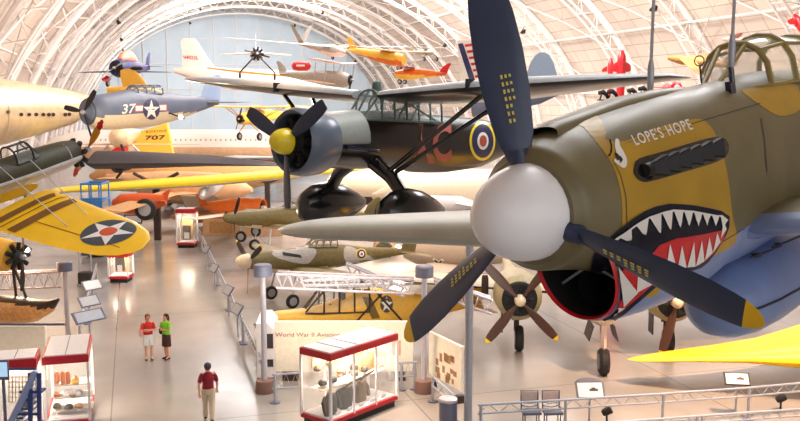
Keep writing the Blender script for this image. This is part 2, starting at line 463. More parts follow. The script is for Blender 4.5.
def skin_material():
    m = bpy.data.materials.new('vault_panels'); m.use_nodes = True; nt = m.node_tree; b = nt.nodes['Principled BSDF']
    tc = nt.nodes.new('ShaderNodeTexCoord'); uv = nt.nodes.new('ShaderNodeUVMap')
    br = nt.nodes.new('ShaderNodeTexBrick'); br.inputs['Scale'].default_value = 1; br.offset = 0
    br.inputs['Brick Width'].default_value = 3.0; br.inputs['Row Height'].default_value = 1.6; br.inputs['Mortar Size'].default_value = .05
    br.inputs['Color1'].default_value = (*s(224, 206, 192), 1); br.inputs['Color2'].default_value = (*s(212, 194, 182), 1); br.inputs['Mortar'].default_value = (*s(176, 156, 144), 1)
    nt.links.new(uv.outputs[0], br.inputs['Vector']); nt.links.new(br.outputs[0], b.inputs['Base Color'])
    b.inputs['Roughness'].default_value = .7
    return m
XA, AA, BB = 25.0, 37.5, 31.0
def arch(t, off=0.0): return XA-(AA-off)*math.cos(t), (BB-off)*math.sin(t)
NT = 48; Y0, Y1 = -30.0, 225.0
me = bpy.data.meshes.new('ceiling'); vs = []; fs = []; uvs = []
ys = [Y0+(Y1-Y0)*i/20 for i in range(21)]
for y in ys:
    for k in range(NT+1): x, z = arch(math.pi*k/NT); vs.append((x, y, z))
for i in range(20):
    for k in range(NT):
        a = i*(NT+1)+k; fs.append((a, a+1, a+NT+2, a+NT+1))
me.from_pydata(vs, [], fs); uvl = me.uv_layers.new(name='uv')
for p in me.polygons:
    for li in p.loop_indices:
        vi = me.loops[li].vertex_index; uvl.data[li].uv = (vs[vi][1], (vi % (NT+1))*2.05)
me.materials.append(skin_material()); me.polygons.foreach_set('use_smooth', [True]*len(me.polygons))
o = bpy.data.objects.new('ceiling', me); COL.objects.link(o); o.rotation_euler = (0, 0, HANG); struct(o, 'pale barrel vault of the hangar, ribbed panels')
# far end wall, pale blue-white
RIBW = mat('rib_white_steel', s(238, 230, 226), .5)
ENDW = mat('end_wall_panels', s(206, 222, 236), .6, noise=.05, scale=.2)
mb = M(); ringp = [Vector((arch(math.pi*k/NT)[0], Y1-.2, arch(math.pi*k/NT)[1])) for k in range(NT+1)]
mb.v = [tuple(p) for p in ringp]; mb.face(range(NT+1))
for k in range(-6, 7):
    x = XA+k*5.5; z = BB*math.sqrt(max(0, 1-((x-XA)/AA)**2))
    if z > 2: mb.box((x, Y1-.5, z/2), (.18, .3, z-.4), mi=1)
for z in (12, 18, 24):
    hw = AA*math.sqrt(1-(z/BB)**2); mb.box((XA, Y1-.5, z), (2*hw-.5, .3, .16), mi=1)
o = mb.build('wall_far', [ENDW, RIBW], smooth=False); o.rotation_euler = (0, 0, HANG); struct(o)
# truss ribs
rib0 = None
TS = [math.pi*k/36 for k in range(1, 36)]
mb = M()
mb.tube([(arch(t, .35)[0], 0, arch(t, .35)[1]) for t in [math.pi*(k+.1)/50.2 for k in range(51)]], .42, 8)
for sgn in (-.8, .8):
    mb.tube([(arch(t, 2.1)[0], sgn, arch(t, 2.1)[1]) for t in [math.pi*(k+.4)/50.8 for k in range(51)]], .13, 6)
for k in range(1, 36):
    t = math.pi*k/36; t2 = math.pi*(k+.5)/36
    a = arch(t, .35); b_ = arch(t2, 2.1); c_ = arch(t+math.pi/36, .35)
    for sgn in (-.8, .8):
        if k < 35: mb.tube([(a[0], 0, a[1]), (b_[0], sgn, b_[1]), (c_[0], 0, c_[1])], .06, 4)
    mb.tube([(b_[0], -.8, b_[1]), (b_[0], .8, b_[1])], .05, 4)
nrib = 0
for i, y in enumerate([18+16*k for k in range(13)]):
    nrib += 1
    if rib0 is None: o = rib0 = mb.build('trim_1', RIBW)
    else: o = rib0.copy(); COL.objects.link(o); o.name = 'trim_%d' % nrib
    o.location = H(0, y, 0); o.rotation_euler = (0, 0, HANG); struct(o)
# purlins and the diagonal bracing between the ribs
mb = M()
for k in range(2, 35, 3):
    x, z = arch(math.pi*k/36, .9); mb.tube([(x, 4, z), (x, 224, z)], .10, 5)
for i in range(12):
    y = 18+16*i
    for k in range(2, 34, 4):
        a = arch(math.pi*k/36, 1.0); b_ = arch(math.pi*(k+4)/36, 1.0); c_ = arch(math.pi*(k+2)/36, 1.0)
        mb.tube([(a[0], y, a[1]), (c_[0], y+8, c_[1]), (b_[0], y, b_[1])], .065, 4)
        mb.tube([(a[0], y+16, a[1]), (c_[0], y+8, c_[1]), (b_[0], y+16, b_[1])], .065, 4)
nrib += 1
o = mb.build('trim_%d' % nrib, RIBW); o.rotation_euler = (0, 0, HANG); struct(o)
# pairs of black spot lamps clamped to the ribs
def rib_spot(loc, first=[]):
    if not first:
        t = empty('spot_lamp_pair', None, 'spotlight'); mb = M()
        for d in (-.45, .45): mb.lathe([(-.3, .16), (.1, .3), (.34, .34), (.36, .05)], (0, 0, 0), Matrix.Rotation(R(70), 3, 'Y'), 12)
        a = M().lathe([(-.35, .15), (.1, .3), (.36, .36), (.30, .05)], (0, -.45, -.3), Matrix.Rotation(R(60), 3, 'Y'), 12).build('lamp_head', BLACKM, t)
        b_ = M().lathe([(-.35, .15), (.1, .3), (.36, .36), (.30, .05)], (0, .45, -.3), Matrix.Rotation(R(60), 3, 'Y'), 12).build('lamp_head', BLACKM, t)
        M().tube([(0, -.6, .1), (0, .6, .1)], .06, 6).tube([(0, 0, .1), (0, 0, .5)], .06, 6).build('bracket', BLACKM, t)
        first.append(t); r_ = t
    else: r_ = dup(first[0])
    r_.location = loc; r_.scale = (.7, .7, .7); return r_
k = 0
for i in range(2, 13, 2):
    y = 18+16*i
    for t in (.23, .39):
        for side in (0, 1):
            tt = math.pi*t if side == 0 else math.pi*(1-t)
            x, z = arch(tt, 2.6); r_ = rib_spot(H(x, y, z)); r_.rotation_euler = (0, 0, HANG + (math.pi if side else 0))
            tag(r_, 'pair of small black spot lamps clamped to a white vault rib', 'spotlight', 'spot lamp pairs on the vault ribs')

# ================================================================== the big shark-mouth fighter
XL, HD, PT, RL = (0.845, 6.0, CAMZ-.745), -133.2, -4.2, 6.6
p40 = posed('fighter_aircraft', 'olive and mustard fighter with painted shark mouth and white spinner hanging in front', 'aircraft', XL, HD, PT, RL)
SPL = lambda x: -.60 if x > -3 else -.60+.05*(-3-x)
secs = [(-.02, .365, 0, .365, .365), (-.08, .42, 0, .425, .42), (-.35, .475, 0, .51, .47), (-.7, .50, 0, .575, .55, 2.1), (-1.2, .515, 0, .615, .72, 2.3), (-1.8, .52, 0, .65, .86, 2.4),
        (-2.4, .53, 0, .67, .92, 2.3), (-3.0, .54, 0, .70, .92, 2.2), (-4.0, .53, 0, .74, .86, 2.1), (-5.0, .46, .02, .68, .68), (-6.5, .34, .1, .48, .44), (-8.0, .2, .2, .3, .26), (-9.0, .06, .25, .12, .12)]
fus = fuselage(secs, [OLIVE, SKYBLUE], p40, n=56, split=SPL, k=5)
chin = M()
prof = [(-.60, .36, -.50, .30, .36), (-.57, .325, -.50, .33, .385), (-.60, .335, -.50, .35, .40), (-.72, .44, -.48, .36, .455), (-1.0, .50, -.45, .36, .51), (-1.4, .515, -.42, .34, .56), (-2.0, .50, -.40, .3, .57), (-2.8, .4, -.4, .2, .46)]
rings = [ring(a[0]+.0, a[1], a[2], a[3], a[4], 48, 2.15) for a in interp(prof[2:], 4)]
# slanted lip: the upper edge of the intake sits further forward
def slant(rg, amt): return [Vector((p.x+amt*(p.z+.88)*.25, p.y, p.z)) for p in rg]
outer = [slant(rg, max(0, 1-(-(rg[0].x)-.6)*1.2)) for rg in rings]
chin.loft(outer, lambda i, j: 1 if outer[i][j].z < SPL(outer[i][j].x) else 0, caps=False)
chino = chin.build('chin_cowl', [OLIVE, SKYBLUE], p40)
lip = M(); l0 = outer[0]; l1 = slant(ring(-.575, .32, -.50, .335, .385, 48, 2.15), 1); l2 = slant(ring(-.61, .305, -.50, .32, .37, 48, 2.15), 1)
l3 = slant(ring(-1.0, .29, -.48, .27, .32, 48, 2.1), 1); l4 = slant(ring(-1.25, .27, -.46, .25, .28, 48, 2.1), 1)
lip.loft([l0, l1, l2], 0, caps=False); lip.build('intake_lip', RED, chino)
lin = M(); lin.loft([l2, l3, l4], 0, caps=False); b0 = len(lin.v); lin.v += [tuple(v) for v in l4]; lin.face(range(b0, b0+48))
inn = lin.build('intake_duct', BLACKM, chino)
# three radiator ducts seen inside the intake
for (yy, zz, rr_) in ((-.14, -.38, .13), (.14, -.38, .13), (0, -.68, .15)):
    M().lathe([(-1.1, rr_*.9), (-.78, rr_), (-.76, rr_*1.04), (-.74, rr_*1.0), (-.8, rr_*.93), (-1.08, rr_*.86)], (0, yy, zz), n=24, caps=False).build('radiator_ring', BLACKM, inn)
bars('duct_divider', [[(-.74, 0, -.2), (-.72, 0, -.5)], [(-.72, 0, -.5), (-.72, -.28, -.66)], [(-.72, 0, -.5), (-.72, .28, -.66)]], .012, STEEL, inn)
# carburettor scoop on the nose top
sco = M(); sr = []
for (x, hw, zt, zb) in ((-.30, .125, .545, .44), (-.38, .14, .575, .40), (-.8, .15, .625, .4), (-1.3, .15, .68, .42), (-1.9, .14, .70, .45), (-2.4, .05, .69, .5)):
    sr.append(ring(x, hw, (zt+zb)/2, (zt-zb)/2, (zt-zb)/2, 24, 2.6))
sco.loft(sr, 0, caps=False); so = sco.build('carburettor_scoop', OLIVE, p40)
M().loft([[v+Vector((.0, 0, 0)) for v in sr[0]], [Vector((v.x-.45, v.y*.9, (v.z-.53)*.85+.53)) for v in sr[0]]], 0, caps=False).build('scoop_mouth', BLACKM, so)
bb = M(); b0 = [Vector((v.x-.28, v.y*.95, (v.z-.53)*.92+.53)) for v in sr[0]]; bb.v = [tuple(v) for v in b0]; bb.face(range(24)); bb.build('scoop_screen', BLACK, so)
# spinner and blades
propeller(p40, -.05, 0, 1.67, 3, R(-5.5), .335, (BLADE, YTIP), (.335, .50, SPINW), tip=.925, b0=50, b1=24)
# blade root cuffs and yellow stencils
bl = [o for o in p40.children if o.name.startswith('propeller_blade')]
for k, o in enumerate(bl):
    rl = R(-5.5)+k*2*math.pi/3; Rt = Matrix.Rotation(-rl, 3, 'X')
    M().tube([Rt @ Vector((0, 0, .26)), Rt @ Vector((0, 0, .42))], [.085, .062], 16).build('blade_shank', BLADE, o)
    be = R(36); cx = Vector((-math.sin(be), math.cos(be), 0)); nn = Vector((math.cos(be), math.sin(be), 0)); mb = M()
    for j in range(7):
        for q in range(3 if j > 2 else 2):
            c = Rt @ (cx*(-.01+.028*q)+nn*.030+Vector((0, 0, .62+.05*j)))
            Q = Rt @ Matrix((cx, Vector((0, 0, 1)), nn)).transposed()
            mb.box(c, (.015, .028-.004*q, .003), Q)
    mb.build('blade_stencil', GOLD, o)
# wings
for sd in (-1, 1):
    z0 = -.56; zz0 = -.60 if sd < 0 else -.57
    ws = wing_secs(-2.05 if sd < 0 else -2.45, zz0, 6.75 if sd < 0 else 5.68, 2.55, 1.5, dih=.3, sweep=.35, th=.20 if sd < 0 else .11, y0=.40, side=sd, rnd=.75)
    wing = wingmesh(ws, mi=0, mi2=(0 if sd < 0 else 1)).build('wing', [WINGG if sd < 0 else OLIVE, SKYBLUE], p40)
    if sd > 0:
        for pl in wing.data.polygons:
            c = pl.center
            if c.x > ws[0][0]-.35: pl.material_index = 1
        fr_ = [ring(a, b_*.94, -.60, c_*.85, c_*.85, 20) for a, b_, c_ in ((-2.35, .3, .05), (-2.5, .50, .12), (-2.8, .62, .17), (-3.2, .70, .19), (-3.9, .62, .16))]
        M().loft(fr_).build('wing_root_fairing', SKYBLUE, wing)
# tail
ts = [(-8.0, .2, .35, .95, .1), (-8.15, 1.2, .35, .8, .09), (-8.4, 1.9, .35, .4, .06)]
for sd in (-1, 1): wingmesh([(a, b_*sd, c, d, e) for a, b_, c, d, e in ts]).build('tailplane', OLIVE, p40)
wingmesh([(-7.9, 0, .35, 1.4, .08), (-8.2, 0, 1.0, 1.1, .08), (-8.5, 0, 1.5, .6, .07)], True).build('fin', OLIVE, p40)

# ---- paint on the port side, cast onto the real surface
SU = Surf(p40, [fus, chino]); SF = Surf(p40, [fus])
def zc(pts, k=2.805, ox=540, oy=180): return [(ox+x/k, oy+y/k) for x, y in pts]
must = smoothpoly([(583, 126), (598, 133), (606, 140), (626, 141), (660, 127), (696, 119), (708, 124), (716, 136), (722, 152), (728, 180), (732, 215), (735, 243), (700, 262), (668, 280), (655, 296), (640, 294), (625, 270), (622, 230), (621, 195), (612, 165), (597, 143)], 3)
decal('mustard_patch', [must], SU.pix, MUSTARD, fus, 6, .003)
decal('mustard_band', [smoothpoly([(569, 121), (588, 113), (600, 119), (606, 133), (600, 141), (583, 127)], 3)], SF.pix, MUSTARD, fus, 5, .0035)
decal('cockpit_mustard_patch', [smoothpoly([(742, 90), (762, 88), (790, 84), (799, 90), (799, 110), (780, 116), (764, 108), (750, 98)], 3)], SF.pix, MUSTARD, fus, 5, .003)
decal('dark_panel_line', [[(626, 143), (627.2, 143), (700, 122), (760, 104), (760, 103)]], SF.pix, INK, fus, 6, .005)
# panel line ring behind the spinner cowl, hatch lines
for (pl) in ([(612, 160), (620, 176), (625, 196), (626, 222), (622, 244)], [(700, 252), (724, 240), (744, 228)], [(760, 118), (764, 142), (766, 172)]):
    q = [(x+.8, y+.4) for x, y in pl][::-1]
    decal('panel_seam', [[*pl, *q]], SU.pix, INK, fus, 5, .0055)
black = zc([(150, 205), (185, 168), (205, 152), (232, 128), (262, 104), (292, 86), (322, 74), (360, 66), (400, 68), (432, 71), (470, 78), (505, 86), (528, 102), (528, 130), (520, 152), (505, 178), (488, 205), (470, 228), (450, 245), (425, 253), (408, 250), (370, 262), (330, 292), (300, 318), (270, 344), (240, 370), (210, 391), (180, 401), (150, 401), (118, 390), (80, 372), (60, 345), (90, 330), (130, 300)])
OUT = decal('shark_mouth', [black], SU.pix, mat('mouth_blue_black', s(14, 18, 36), .35, spec=.3), fus, 4, .011)
red = zc([(500, 142), (520, 132), (508, 168), (486, 198), (466, 220), (440, 238), (408, 240), (370, 252), (322, 282), (290, 310), (262, 336), (232, 360), (205, 380), (178, 390), (150, 390), (120, 380), (88, 362), (110, 350), (150, 345), (190, 330), (205, 305), (216, 270), (240, 240), (270, 228), (305, 212), (330, 184), (380, 165), (440, 155)])
decal('shark_gum', [red], SU.pix, RED, fus, 4, .016)
up = [[(212, 156), (250, 132), (252, 172)], [(262, 124), (298, 104), (291, 158)], [(300, 103), (333, 92), (333, 152)], [(335, 91), (365, 85), (361, 143)], [(368, 84), (395, 85), (388, 137)], [(397, 86), (422, 88), (412, 131)],
      [(425, 89), (448, 93), (438, 132)], [(450, 94), (472, 97), (462, 129)], [(475, 98), (497, 102), (486, 130)], [(500, 103), (519, 114), (506, 136)]]
lo = [[(500, 163), (516, 138), (508, 114)], [(478, 202), (499, 173), (490, 148)], [(455, 224), (477, 202), (468, 160)], [(430, 240), (454, 226), (447, 170)], [(406, 243), (429, 241), (425, 174)], [(378, 250), (404, 243), (391, 184)],
      [(345, 262), (377, 250), (358, 180)], [(268, 312), (318, 285), (273, 242)], [(232, 352), (272, 312), (217, 243)], [(192, 382), (236, 354), (178, 352)], [(150, 387), (190, 384), (148, 370)], [(116, 378), (146, 387), (117, 372)], [(312, 282), (345, 262), (322, 232)]]
fs_ = [[(194, 168), (212, 156), (236, 141), (262, 122), (300, 101), (335, 89), (368, 82), (422, 85), (475, 95), (505, 101), (521, 113), (518, 117), (497, 104), (472, 99), (422, 90), (368, 87), (335, 94), (300, 106), (262, 128), (212, 164)]]
decal('shark_teeth', [zc(t) for t in up+lo+fs_], SU.pix, TOOTH, fus, 4, .021)
# eye
z4 = lambda pts: [(600+x/4, 105+y/4) for x, y in pts]
decal('shark_eye', [smoothpoly(z4([(60, 138), (74, 142), (78, 165), (92, 188), (105, 220), (103, 245), (90, 253), (70, 240), (52, 224), (66, 205), (58, 172)]), 3)], SF.pix, TOOTH, fus, 3, .007)
decal('shark_pupil', [z4([(55, 193), (68, 197), (72, 204), (80, 208), (88, 222), (78, 235), (74, 222), (64, 224)])], SF.pix, BLACK, fus, 3, .010)
decal('shark_brow', [z4([(34, 138), (40, 140), (48, 165), (46, 188), (38, 208), (28, 206), (38, 192), (42, 168)])], SF.pix, BLACK, fus, 3, .007)
decal('name_lettering', [text2d("LOPE'S HOPE", (635.5, 146), (57.5, -16.5), (-5.6, -10.6), 1.15, .012)], SF.pix, WHITE, fus, 3, .007)
# exhaust slot and stacks
slot = smoothpoly([(633, 168), (638, 159), (662, 152), (698, 141), (718, 137), (727, 142), (727, 154), (716, 162), (690, 170), (655, 180), (642, 182), (634, 176)], 3)
ex = decal('exhaust_recess', [slot], SF.pix, BLACK, fus, 4, .007)
exs = bpy.data.objects.new('exhaust_stacks', None); COL.objects.link(exs); exs.parent = p40
for k in range(6):
    a = SF.pix(645+11.2*k, 170.0-3.6*k, .0); b_ = SF.pix(645+11.2*k+8.5, 170.0-3.6*k-2.6, .035)
    a2 = SF.pix(645+11.2*k-6, 171-3.6*k+2, .045)
    if a and b_ and a2:
        sr_ = []
        for (fx, hh, oo) in ((0, .035, .0), (.45, .05, .03), (.85, .07, .05), (1.0, .08, .055)):
            c = a.lerp(b_, fx)+Vector((-.02*fx, oo, 0)); sr_.append([c+Vector((0, dy, dz)) for dy, dz in ((.028, -hh), (.028, hh), (-.03, hh), (-.03, -hh))])
        M().loft(sr_).build('exhaust_stub', mat('exhaust_black', s(16, 16, 20), .6), exs, bevel=.008)
pa, pb = SF.pix(643, 171, .01), SF.pix(708, 150, .0)
M().tube([pa, pb], .05, 10).build('exhaust_manifold', BLACKM, exs)

# cockpit: windshield, canopy, frames
def arcp(x, hw, z0, z1, n=9): return [Vector((x, hw*math.cos(math.pi*k/(n-1))*(1-.0*k), z0+(z1-z0)*math.sin(math.pi*k/(n-1))**.75)) for k in range(n)]
CF = mat('canopy_frame_ochre', s(150, 132, 74), .45)
bowA = arcp(-3.55, .33, .60, 1.03); bowB = arcp(-4.15, .34, .60, 1.09); bowC = arcp(-4.9, .33, .62, 1.06)
can = M(); can.loft([bowA, bowB, bowC], 0, caps=False, closed=False); cano = can.build('canopy_glass', GLASSY, p40)
wf = [Vector((-2.95, .17*math.cos(math.pi*k/8), .64+.0*k)) for k in range(9)]
M().loft([wf, bowA], 0, caps=False, closed=False).build('windshield_glass', GLASS, p40)
fr = M()
for b_ in (bowA, bowB, bowC): fr.tube(b_, .03, 8)
for k in (3, 5): fr.tube([wf[k], bowA[k]], .022, 8)
fr.tube([wf[0], Vector((-3.2, .28, .6)), bowA[0]], .022, 8); fr.tube([wf[8], Vector((-3.2, -.28, .6)), bowA[8]], .022, 8); fr.tube(wf, .022, 8)
for k in (0, 2, 6, 8): fr.tube([bowA[k], bowB[k], bowC[k]], .02, 8)
fr.build('canopy_frame', CF, p40)
cp = M().loft([ring(-3.3, .24, .60, .08, .1, 20), ring(-4.9, .28, .6, .08, .1, 20)]).build('cockpit_sill', DKOLIVE, p40)
sg = M(); cs = Vector((-2.82, 0, .67)); sg.tube([cs, cs+Vector((0, 0, .18))], .008, 6)
sg.tube([cs+Vector((0, .045*math.cos(t), .225+.045*math.sin(t))) for t in [2*math.pi*k/16 for k in range(17)]], .006, 6)
sg.build('ring_sight', BLACKM, p40)
# belly fuel tank and its sway braces
tk = M(); tkp = [(-2.1, .02), (-2.15, .15), (-2.28, .27), (-2.5, .35), (-2.8, .395), (-3.2, .41), (-3.6, .40), (-4.1, .35), (-4.6, .24), (-5.0, .03)]
TX, TZ = -.3, -1.27
tk.lathe(tkp, (TX, 0, TZ), n=36); tko = tk.build('belly_tank', SKYBLUE, p40)
tk2 = M()
sp = [Vector((a+TX, 0, TZ)) for a, _ in tkp]
tk2.loft([[Vector((a+TX, y, TZ-.05+zz)) for y, zz in ((r_+.006, -.012), (r_+.014, 0), (r_+.006, .012))] for a, r_ in [(q[0], math.sqrt(max(0, q[1]**2-.0025))) for q in tkp[1:-1]]], 0, caps=False, closed=False)
tk2.build('tank_seam', INK, tko)
for (x, y) in ((-3.15, .2), (-3.65, .2), (-3.15, -.2), (-3.65, -.2)):
    z = TZ+math.sqrt(.395**2-y*y)
    br_ = bars('sway_brace', [[(x, y, z), (x-.15, y*1.9, -.86)], [(x, y, z), (x+.22, y*1.2, -.9)]], .010, INK, p40)
    M().lathe([(0, .045), (.025, .045), (.03, .02)], (x, y, z-.005), 'z', 14).build('brace_pad', INK, br_)
# lift fitting on the spine and the two cables
lf = SF.pix(737, 108, 0); 
fit_ = M().box((-2.72, .30, .60), (.10, .05, .16)).tube([(-2.72, .32, .66), (-2.72, .32, .8)], .025, 10).build('lifting_lug', NAVY, p40)
def wpt(o, p): return W(o) @ Vector(p)
c0 = wpt(p40, (-2.72, .32, .78)); top = Vector((c0.x+.25, c0.y+.2, 24))
t = empty('suspension_cable', 'steel cable with turnbuckle holding the fighter beside its windshield', 'cable', c0)
bars('cable_rope', [[(0, 0, .3), top-c0]], .014, STEEL, t)
M().lathe([(0, .012), (.02, .022), (.1, .03), (.22, .03), (.3, .018)], (0, 0, 0), 'z', 12).build('turnbuckle', STEEL, t)
c0 = P(650, 95, 7.9); top = Vector((c0.x+.15, c0.y+.1, 24))
t = empty('suspension_cable', 'steel cable behind the fighter cowl, left of the ring sight', 'cable', c0)
bars('cable_rope', [[(0, 0, .3), top-c0]], .014, STEEL, t)
M().lathe([(-.1, .008), (0, .015), (.02, .022), (.1, .03), (.22, .03), (.3, .018)], (0, 0, 0), 'z', 12).build('turnbuckle', STEEL, t)
# ================================================================== the other aircraft, near to far
def cabin(parent, x0, x1, hw, z0, z1, m_fr, m_gl=GLASS, rake=.5, nb=3, r_=.025, name='canopy', round_=True):
    bows = []
    xs = [x0-rake+(x1-(x0-rake))*i/nb for i in range(nb+1)]
    base = [Vector((x0, hw*.8*math.cos(math.pi*k/8), z0)) for k in range(9)]
    for x in xs: bows.append([Vector((x, hw*math.cos(math.pi*k/8), z0+(z1-z0)*math.sin(math.pi*k/8)**.6)) for k in range(9)])
    gl = M().loft([base]+bows, 0, caps=False, closed=False).build(name, m_gl, parent)
    f = M(); f.tube(base, r_, 6)
    for b_ in bows: f.tube(b_, r_, 6)
    for k in (0, 2, 4, 6, 8): f.tube([base[k]]+[b_[k] for b_ in bows], r_, 6)
    f.build('canopy_frame', m_fr, gl); return gl
def tailset(parent, x, z, span, chord, finh, m_, finchord=None, sweep=.3, m_fin=None):
    for sd in (-1, 1):
        wingmesh([(x+chord, 0, z, chord, .09), (x+chord*.9-sweep*.5, sd*span*.35, z, chord*.8, .09), (x+chord*.6-sweep, sd*span*.5, z, chord*.35, .06)]).build('tailplane', m_, parent)
    fc = finchord or chord
    return wingmesh([(x+fc, 0, z, fc*1.1, .08), (x+fc*.8-sweep*.5, 0, z+finh*.6, fc*.85, .08), (x+fc*.5-sweep, 0, z+finh*.93, fc*.5, .07), (x+fc*.3-sweep, 0, z+finh, fc*.2, .05)], True).build('fin', m_fin or m_, parent)
def wings(parent, x, z, half, cr, ct, m_, m2=None, dih=3, sweep=.2, th=.15, y0=.3, rnd=.7, name='wing', sides=(-1, 1)):
    out = []
    for sd in sides:
        out.append(wingmesh(wing_secs(x, z, half, cr, ct, dih, sweep, th, y0, sd, rnd), mi=0, mi2=1 if m2 else 0).build(name, [m_, m2] if m2 else m_, parent))
    return out
def gearleg(parent, top, whl, r_, m_=STEEL, wd=.16, rl=.05):
    o = M().tube([top, (whl[0], whl[1], whl[2]+r_*1.1), (whl[0], whl[1], whl[2])], rl, 8).build('landing_gear_leg', m_, parent)
    wheel(o, whl, r_, wd); return o

# ---- black high-wing liaison aircraft with the AC code
ly = posed('observation_aircraft', 'black high-wing aircraft lettered AC with a yellow spinner and grey wings', 'aircraft', (-2.55, 20.0, CAMZ-.9), -132, 2.5, 0)
lf = fuselage([(-1.05, .60, 0, .60, .60), (-1.6, .60, 0, .64, .62), (-2.3, .57, .02, .72, .66), (-3.2, .55, .03, .78, .68), (-4.4, .50, .02, .78, .78), (-5.6, .46, .0, .76, .78), (-7.2, .38, .02, .68, .66), (-8.6, .20, .12, .42, .36), (-9.2, .04, .15, .14, .1)],
    [mat('night_green', s(44, 50, 42), .4, coat=.2), mat('night_black', s(9, 9, 14), .28, coat=.2)], ly, n=36, split=lambda x: .52 if x > -5.2 else .34)
LGREY = mat('cowl_blue_grey', s(92, 104, 122), .35, coat=.3)
cw = M().lathe([(-1.15, .66), (-.9, .75), (-.5, .79), (-.25, .76), (-.16, .70), (-.22, .64), (-.5, .66)], (0, 0, 0), n=36, caps=False).build('engine_cowling', LGREY, ly)
M().lathe([(-.9, .6), (-1.0, .1)], (0, 0, 0), n=20).build('firewall', BLACKM, cw)
radial_engine(ly, -.35, 0, .63)
M().loft([ring(-1.02, .63, .02, .64, .2, 24), ring(-1.5, .64, .03, .69, .2, 24), ring(-2.1, .625, .05, .74, .2, 24)]).build('upper_cowl_panel', mat('cowl_top_grey', s(150, 156, 152), .4), lf)
propeller(ly, -.02, 0, 1.62, 3, R(176), .34, (mat('blade_steel_blue', s(52, 62, 88), .3, .3),), (.30, .42, YSPIN), b0=20, b1=8)
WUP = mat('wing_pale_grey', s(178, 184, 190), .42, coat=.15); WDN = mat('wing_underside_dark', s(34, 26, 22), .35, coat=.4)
for sd in (-1, 1):
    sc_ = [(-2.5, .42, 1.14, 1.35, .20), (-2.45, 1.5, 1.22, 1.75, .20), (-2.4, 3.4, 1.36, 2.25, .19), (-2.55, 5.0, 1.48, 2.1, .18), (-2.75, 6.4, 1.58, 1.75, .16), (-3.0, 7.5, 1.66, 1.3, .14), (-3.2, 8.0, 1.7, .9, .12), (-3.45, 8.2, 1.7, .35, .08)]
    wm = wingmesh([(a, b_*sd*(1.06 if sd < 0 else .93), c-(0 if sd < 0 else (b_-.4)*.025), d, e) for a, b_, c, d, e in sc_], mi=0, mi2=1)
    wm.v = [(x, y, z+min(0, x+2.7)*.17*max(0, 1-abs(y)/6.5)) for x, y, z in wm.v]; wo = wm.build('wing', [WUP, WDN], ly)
    M().box((-2.46, sd*3.2, 1.35), (.25, .05, .24)).build('slat_joint', BLACKM, wo)
    gx, gy, gz = -2.6, sd*1.35, -1.62
    M().tube([(-2.5, sd*.35, -.45), (-2.55, sd*.9, -.8), (gx, gy-.05*sd, gz+.35)], [.20, .17, .15], 14).build('landing_gear_leg', BLACK, ly)
    sp_ = M(); rr_ = []
    for (x, hw, ht, hb) in ((.92, .05, .08, .1), (.82, .24, .32, .36), (.5, .36, .52, .52), (0, .40, .60, .58), (-.5, .34, .52, .5), (-1.0, .2, .32, .32), (-1.4, .04, .1, .1)): rr_.append([Vector((gx+p_.x, p_.y, p_.z)) for p_ in ring(x, hw, gz, ht, hb, 22, 2.2, gy)])
    so_ = sp_.loft(rr_).build('wheel_spat', BLACK, ly)
    M().lathe([(-.12, .2), (-.13, .3), (-.06, .36), (.06, .36), (.13, .3), (.12, .2)], (gx, gy, gz-.28), 'y', 18).build('tyre', RUBBER, so_)
    so2 = bars('wing_strut', [[(-2.45, sd*.75, -.75), (-2.85, sd*3.5, 1.3)], [(-2.6, sd*.75, -.8), (-3.9, sd*3.5, 1.3)]], .055, BLACK, ly, 8)
cabin(ly, -2.15, -4.9, .46, .55, 1.28, LTEAL, GLASS, .5, 5, .03)
bars('cockpit_truss', [[(-2.7, .4, .5), (-3.2, -.4, 1.15)], [(-3.2, .4, .5), (-3.7, .4, 1.2)], [(-3.7, .4, .5), (-4.2, .4, 1.2)], [(-2.7, -.4, .5), (-4.4, .4, 1.1)], [(-3.3, .42, 1.1), (-4.8, .42, .55)]], .03, LTEAL, ly)
M().lathe([(-.02, .02), (.05, .1), (.2, .12), (.35, .1), (.4, .02)], (-2.9, 0, 1.12), 'z', 14).build('roof_blister', LTEAL, ly)
M().tube([(-1.3, .62, -.1), (-2.0, .66, -.16), (-2.35, .64, -.18)], [.05, .05, .04], 10).build('exhaust_pipe', NAVY, ly)
tailset(ly, -9.2, .25, 3.4, 1.1, 1.3, DKOLIVE)
SL = Surf(ly, [lf])
DKRED = mat('code_red', s(168, 84, 74), .5)
decal('code_letter', [text2d('A', (407, 165), (27, -2), (0, -40), 1, .03)], SL.pix, DKRED, lf, 4, .02)
decal('code_letter', [text2d('C', (432, 163), (19, -2), (0, -38), 1, .03)], SL.pix, DKRED, lf, 4, .02)
decal('code_letter', [text2d('B', (501, 156), (12, -2), (0, -33), 1, .03)], SL.pix, DKRED, lf, 4, .02)
for q, (rx, ry, m_, nm) in enumerate(((13, 19.5, YSPIN, 'roundel_yellow_ring'), (10.8, 16.6, mat('roundel_blue', s(26, 32, 84), .4), 'roundel_blue'), (5.6, 8.6, WHITE, 'roundel_white'), (3.6, 5.6, mat('roundel_red', s(170, 82, 60), .5), 'roundel_red'))):
    decal(nm, [circ(482, 141, rx, ry)], SL.pix, m_, lf, 2, .014+.009*q)

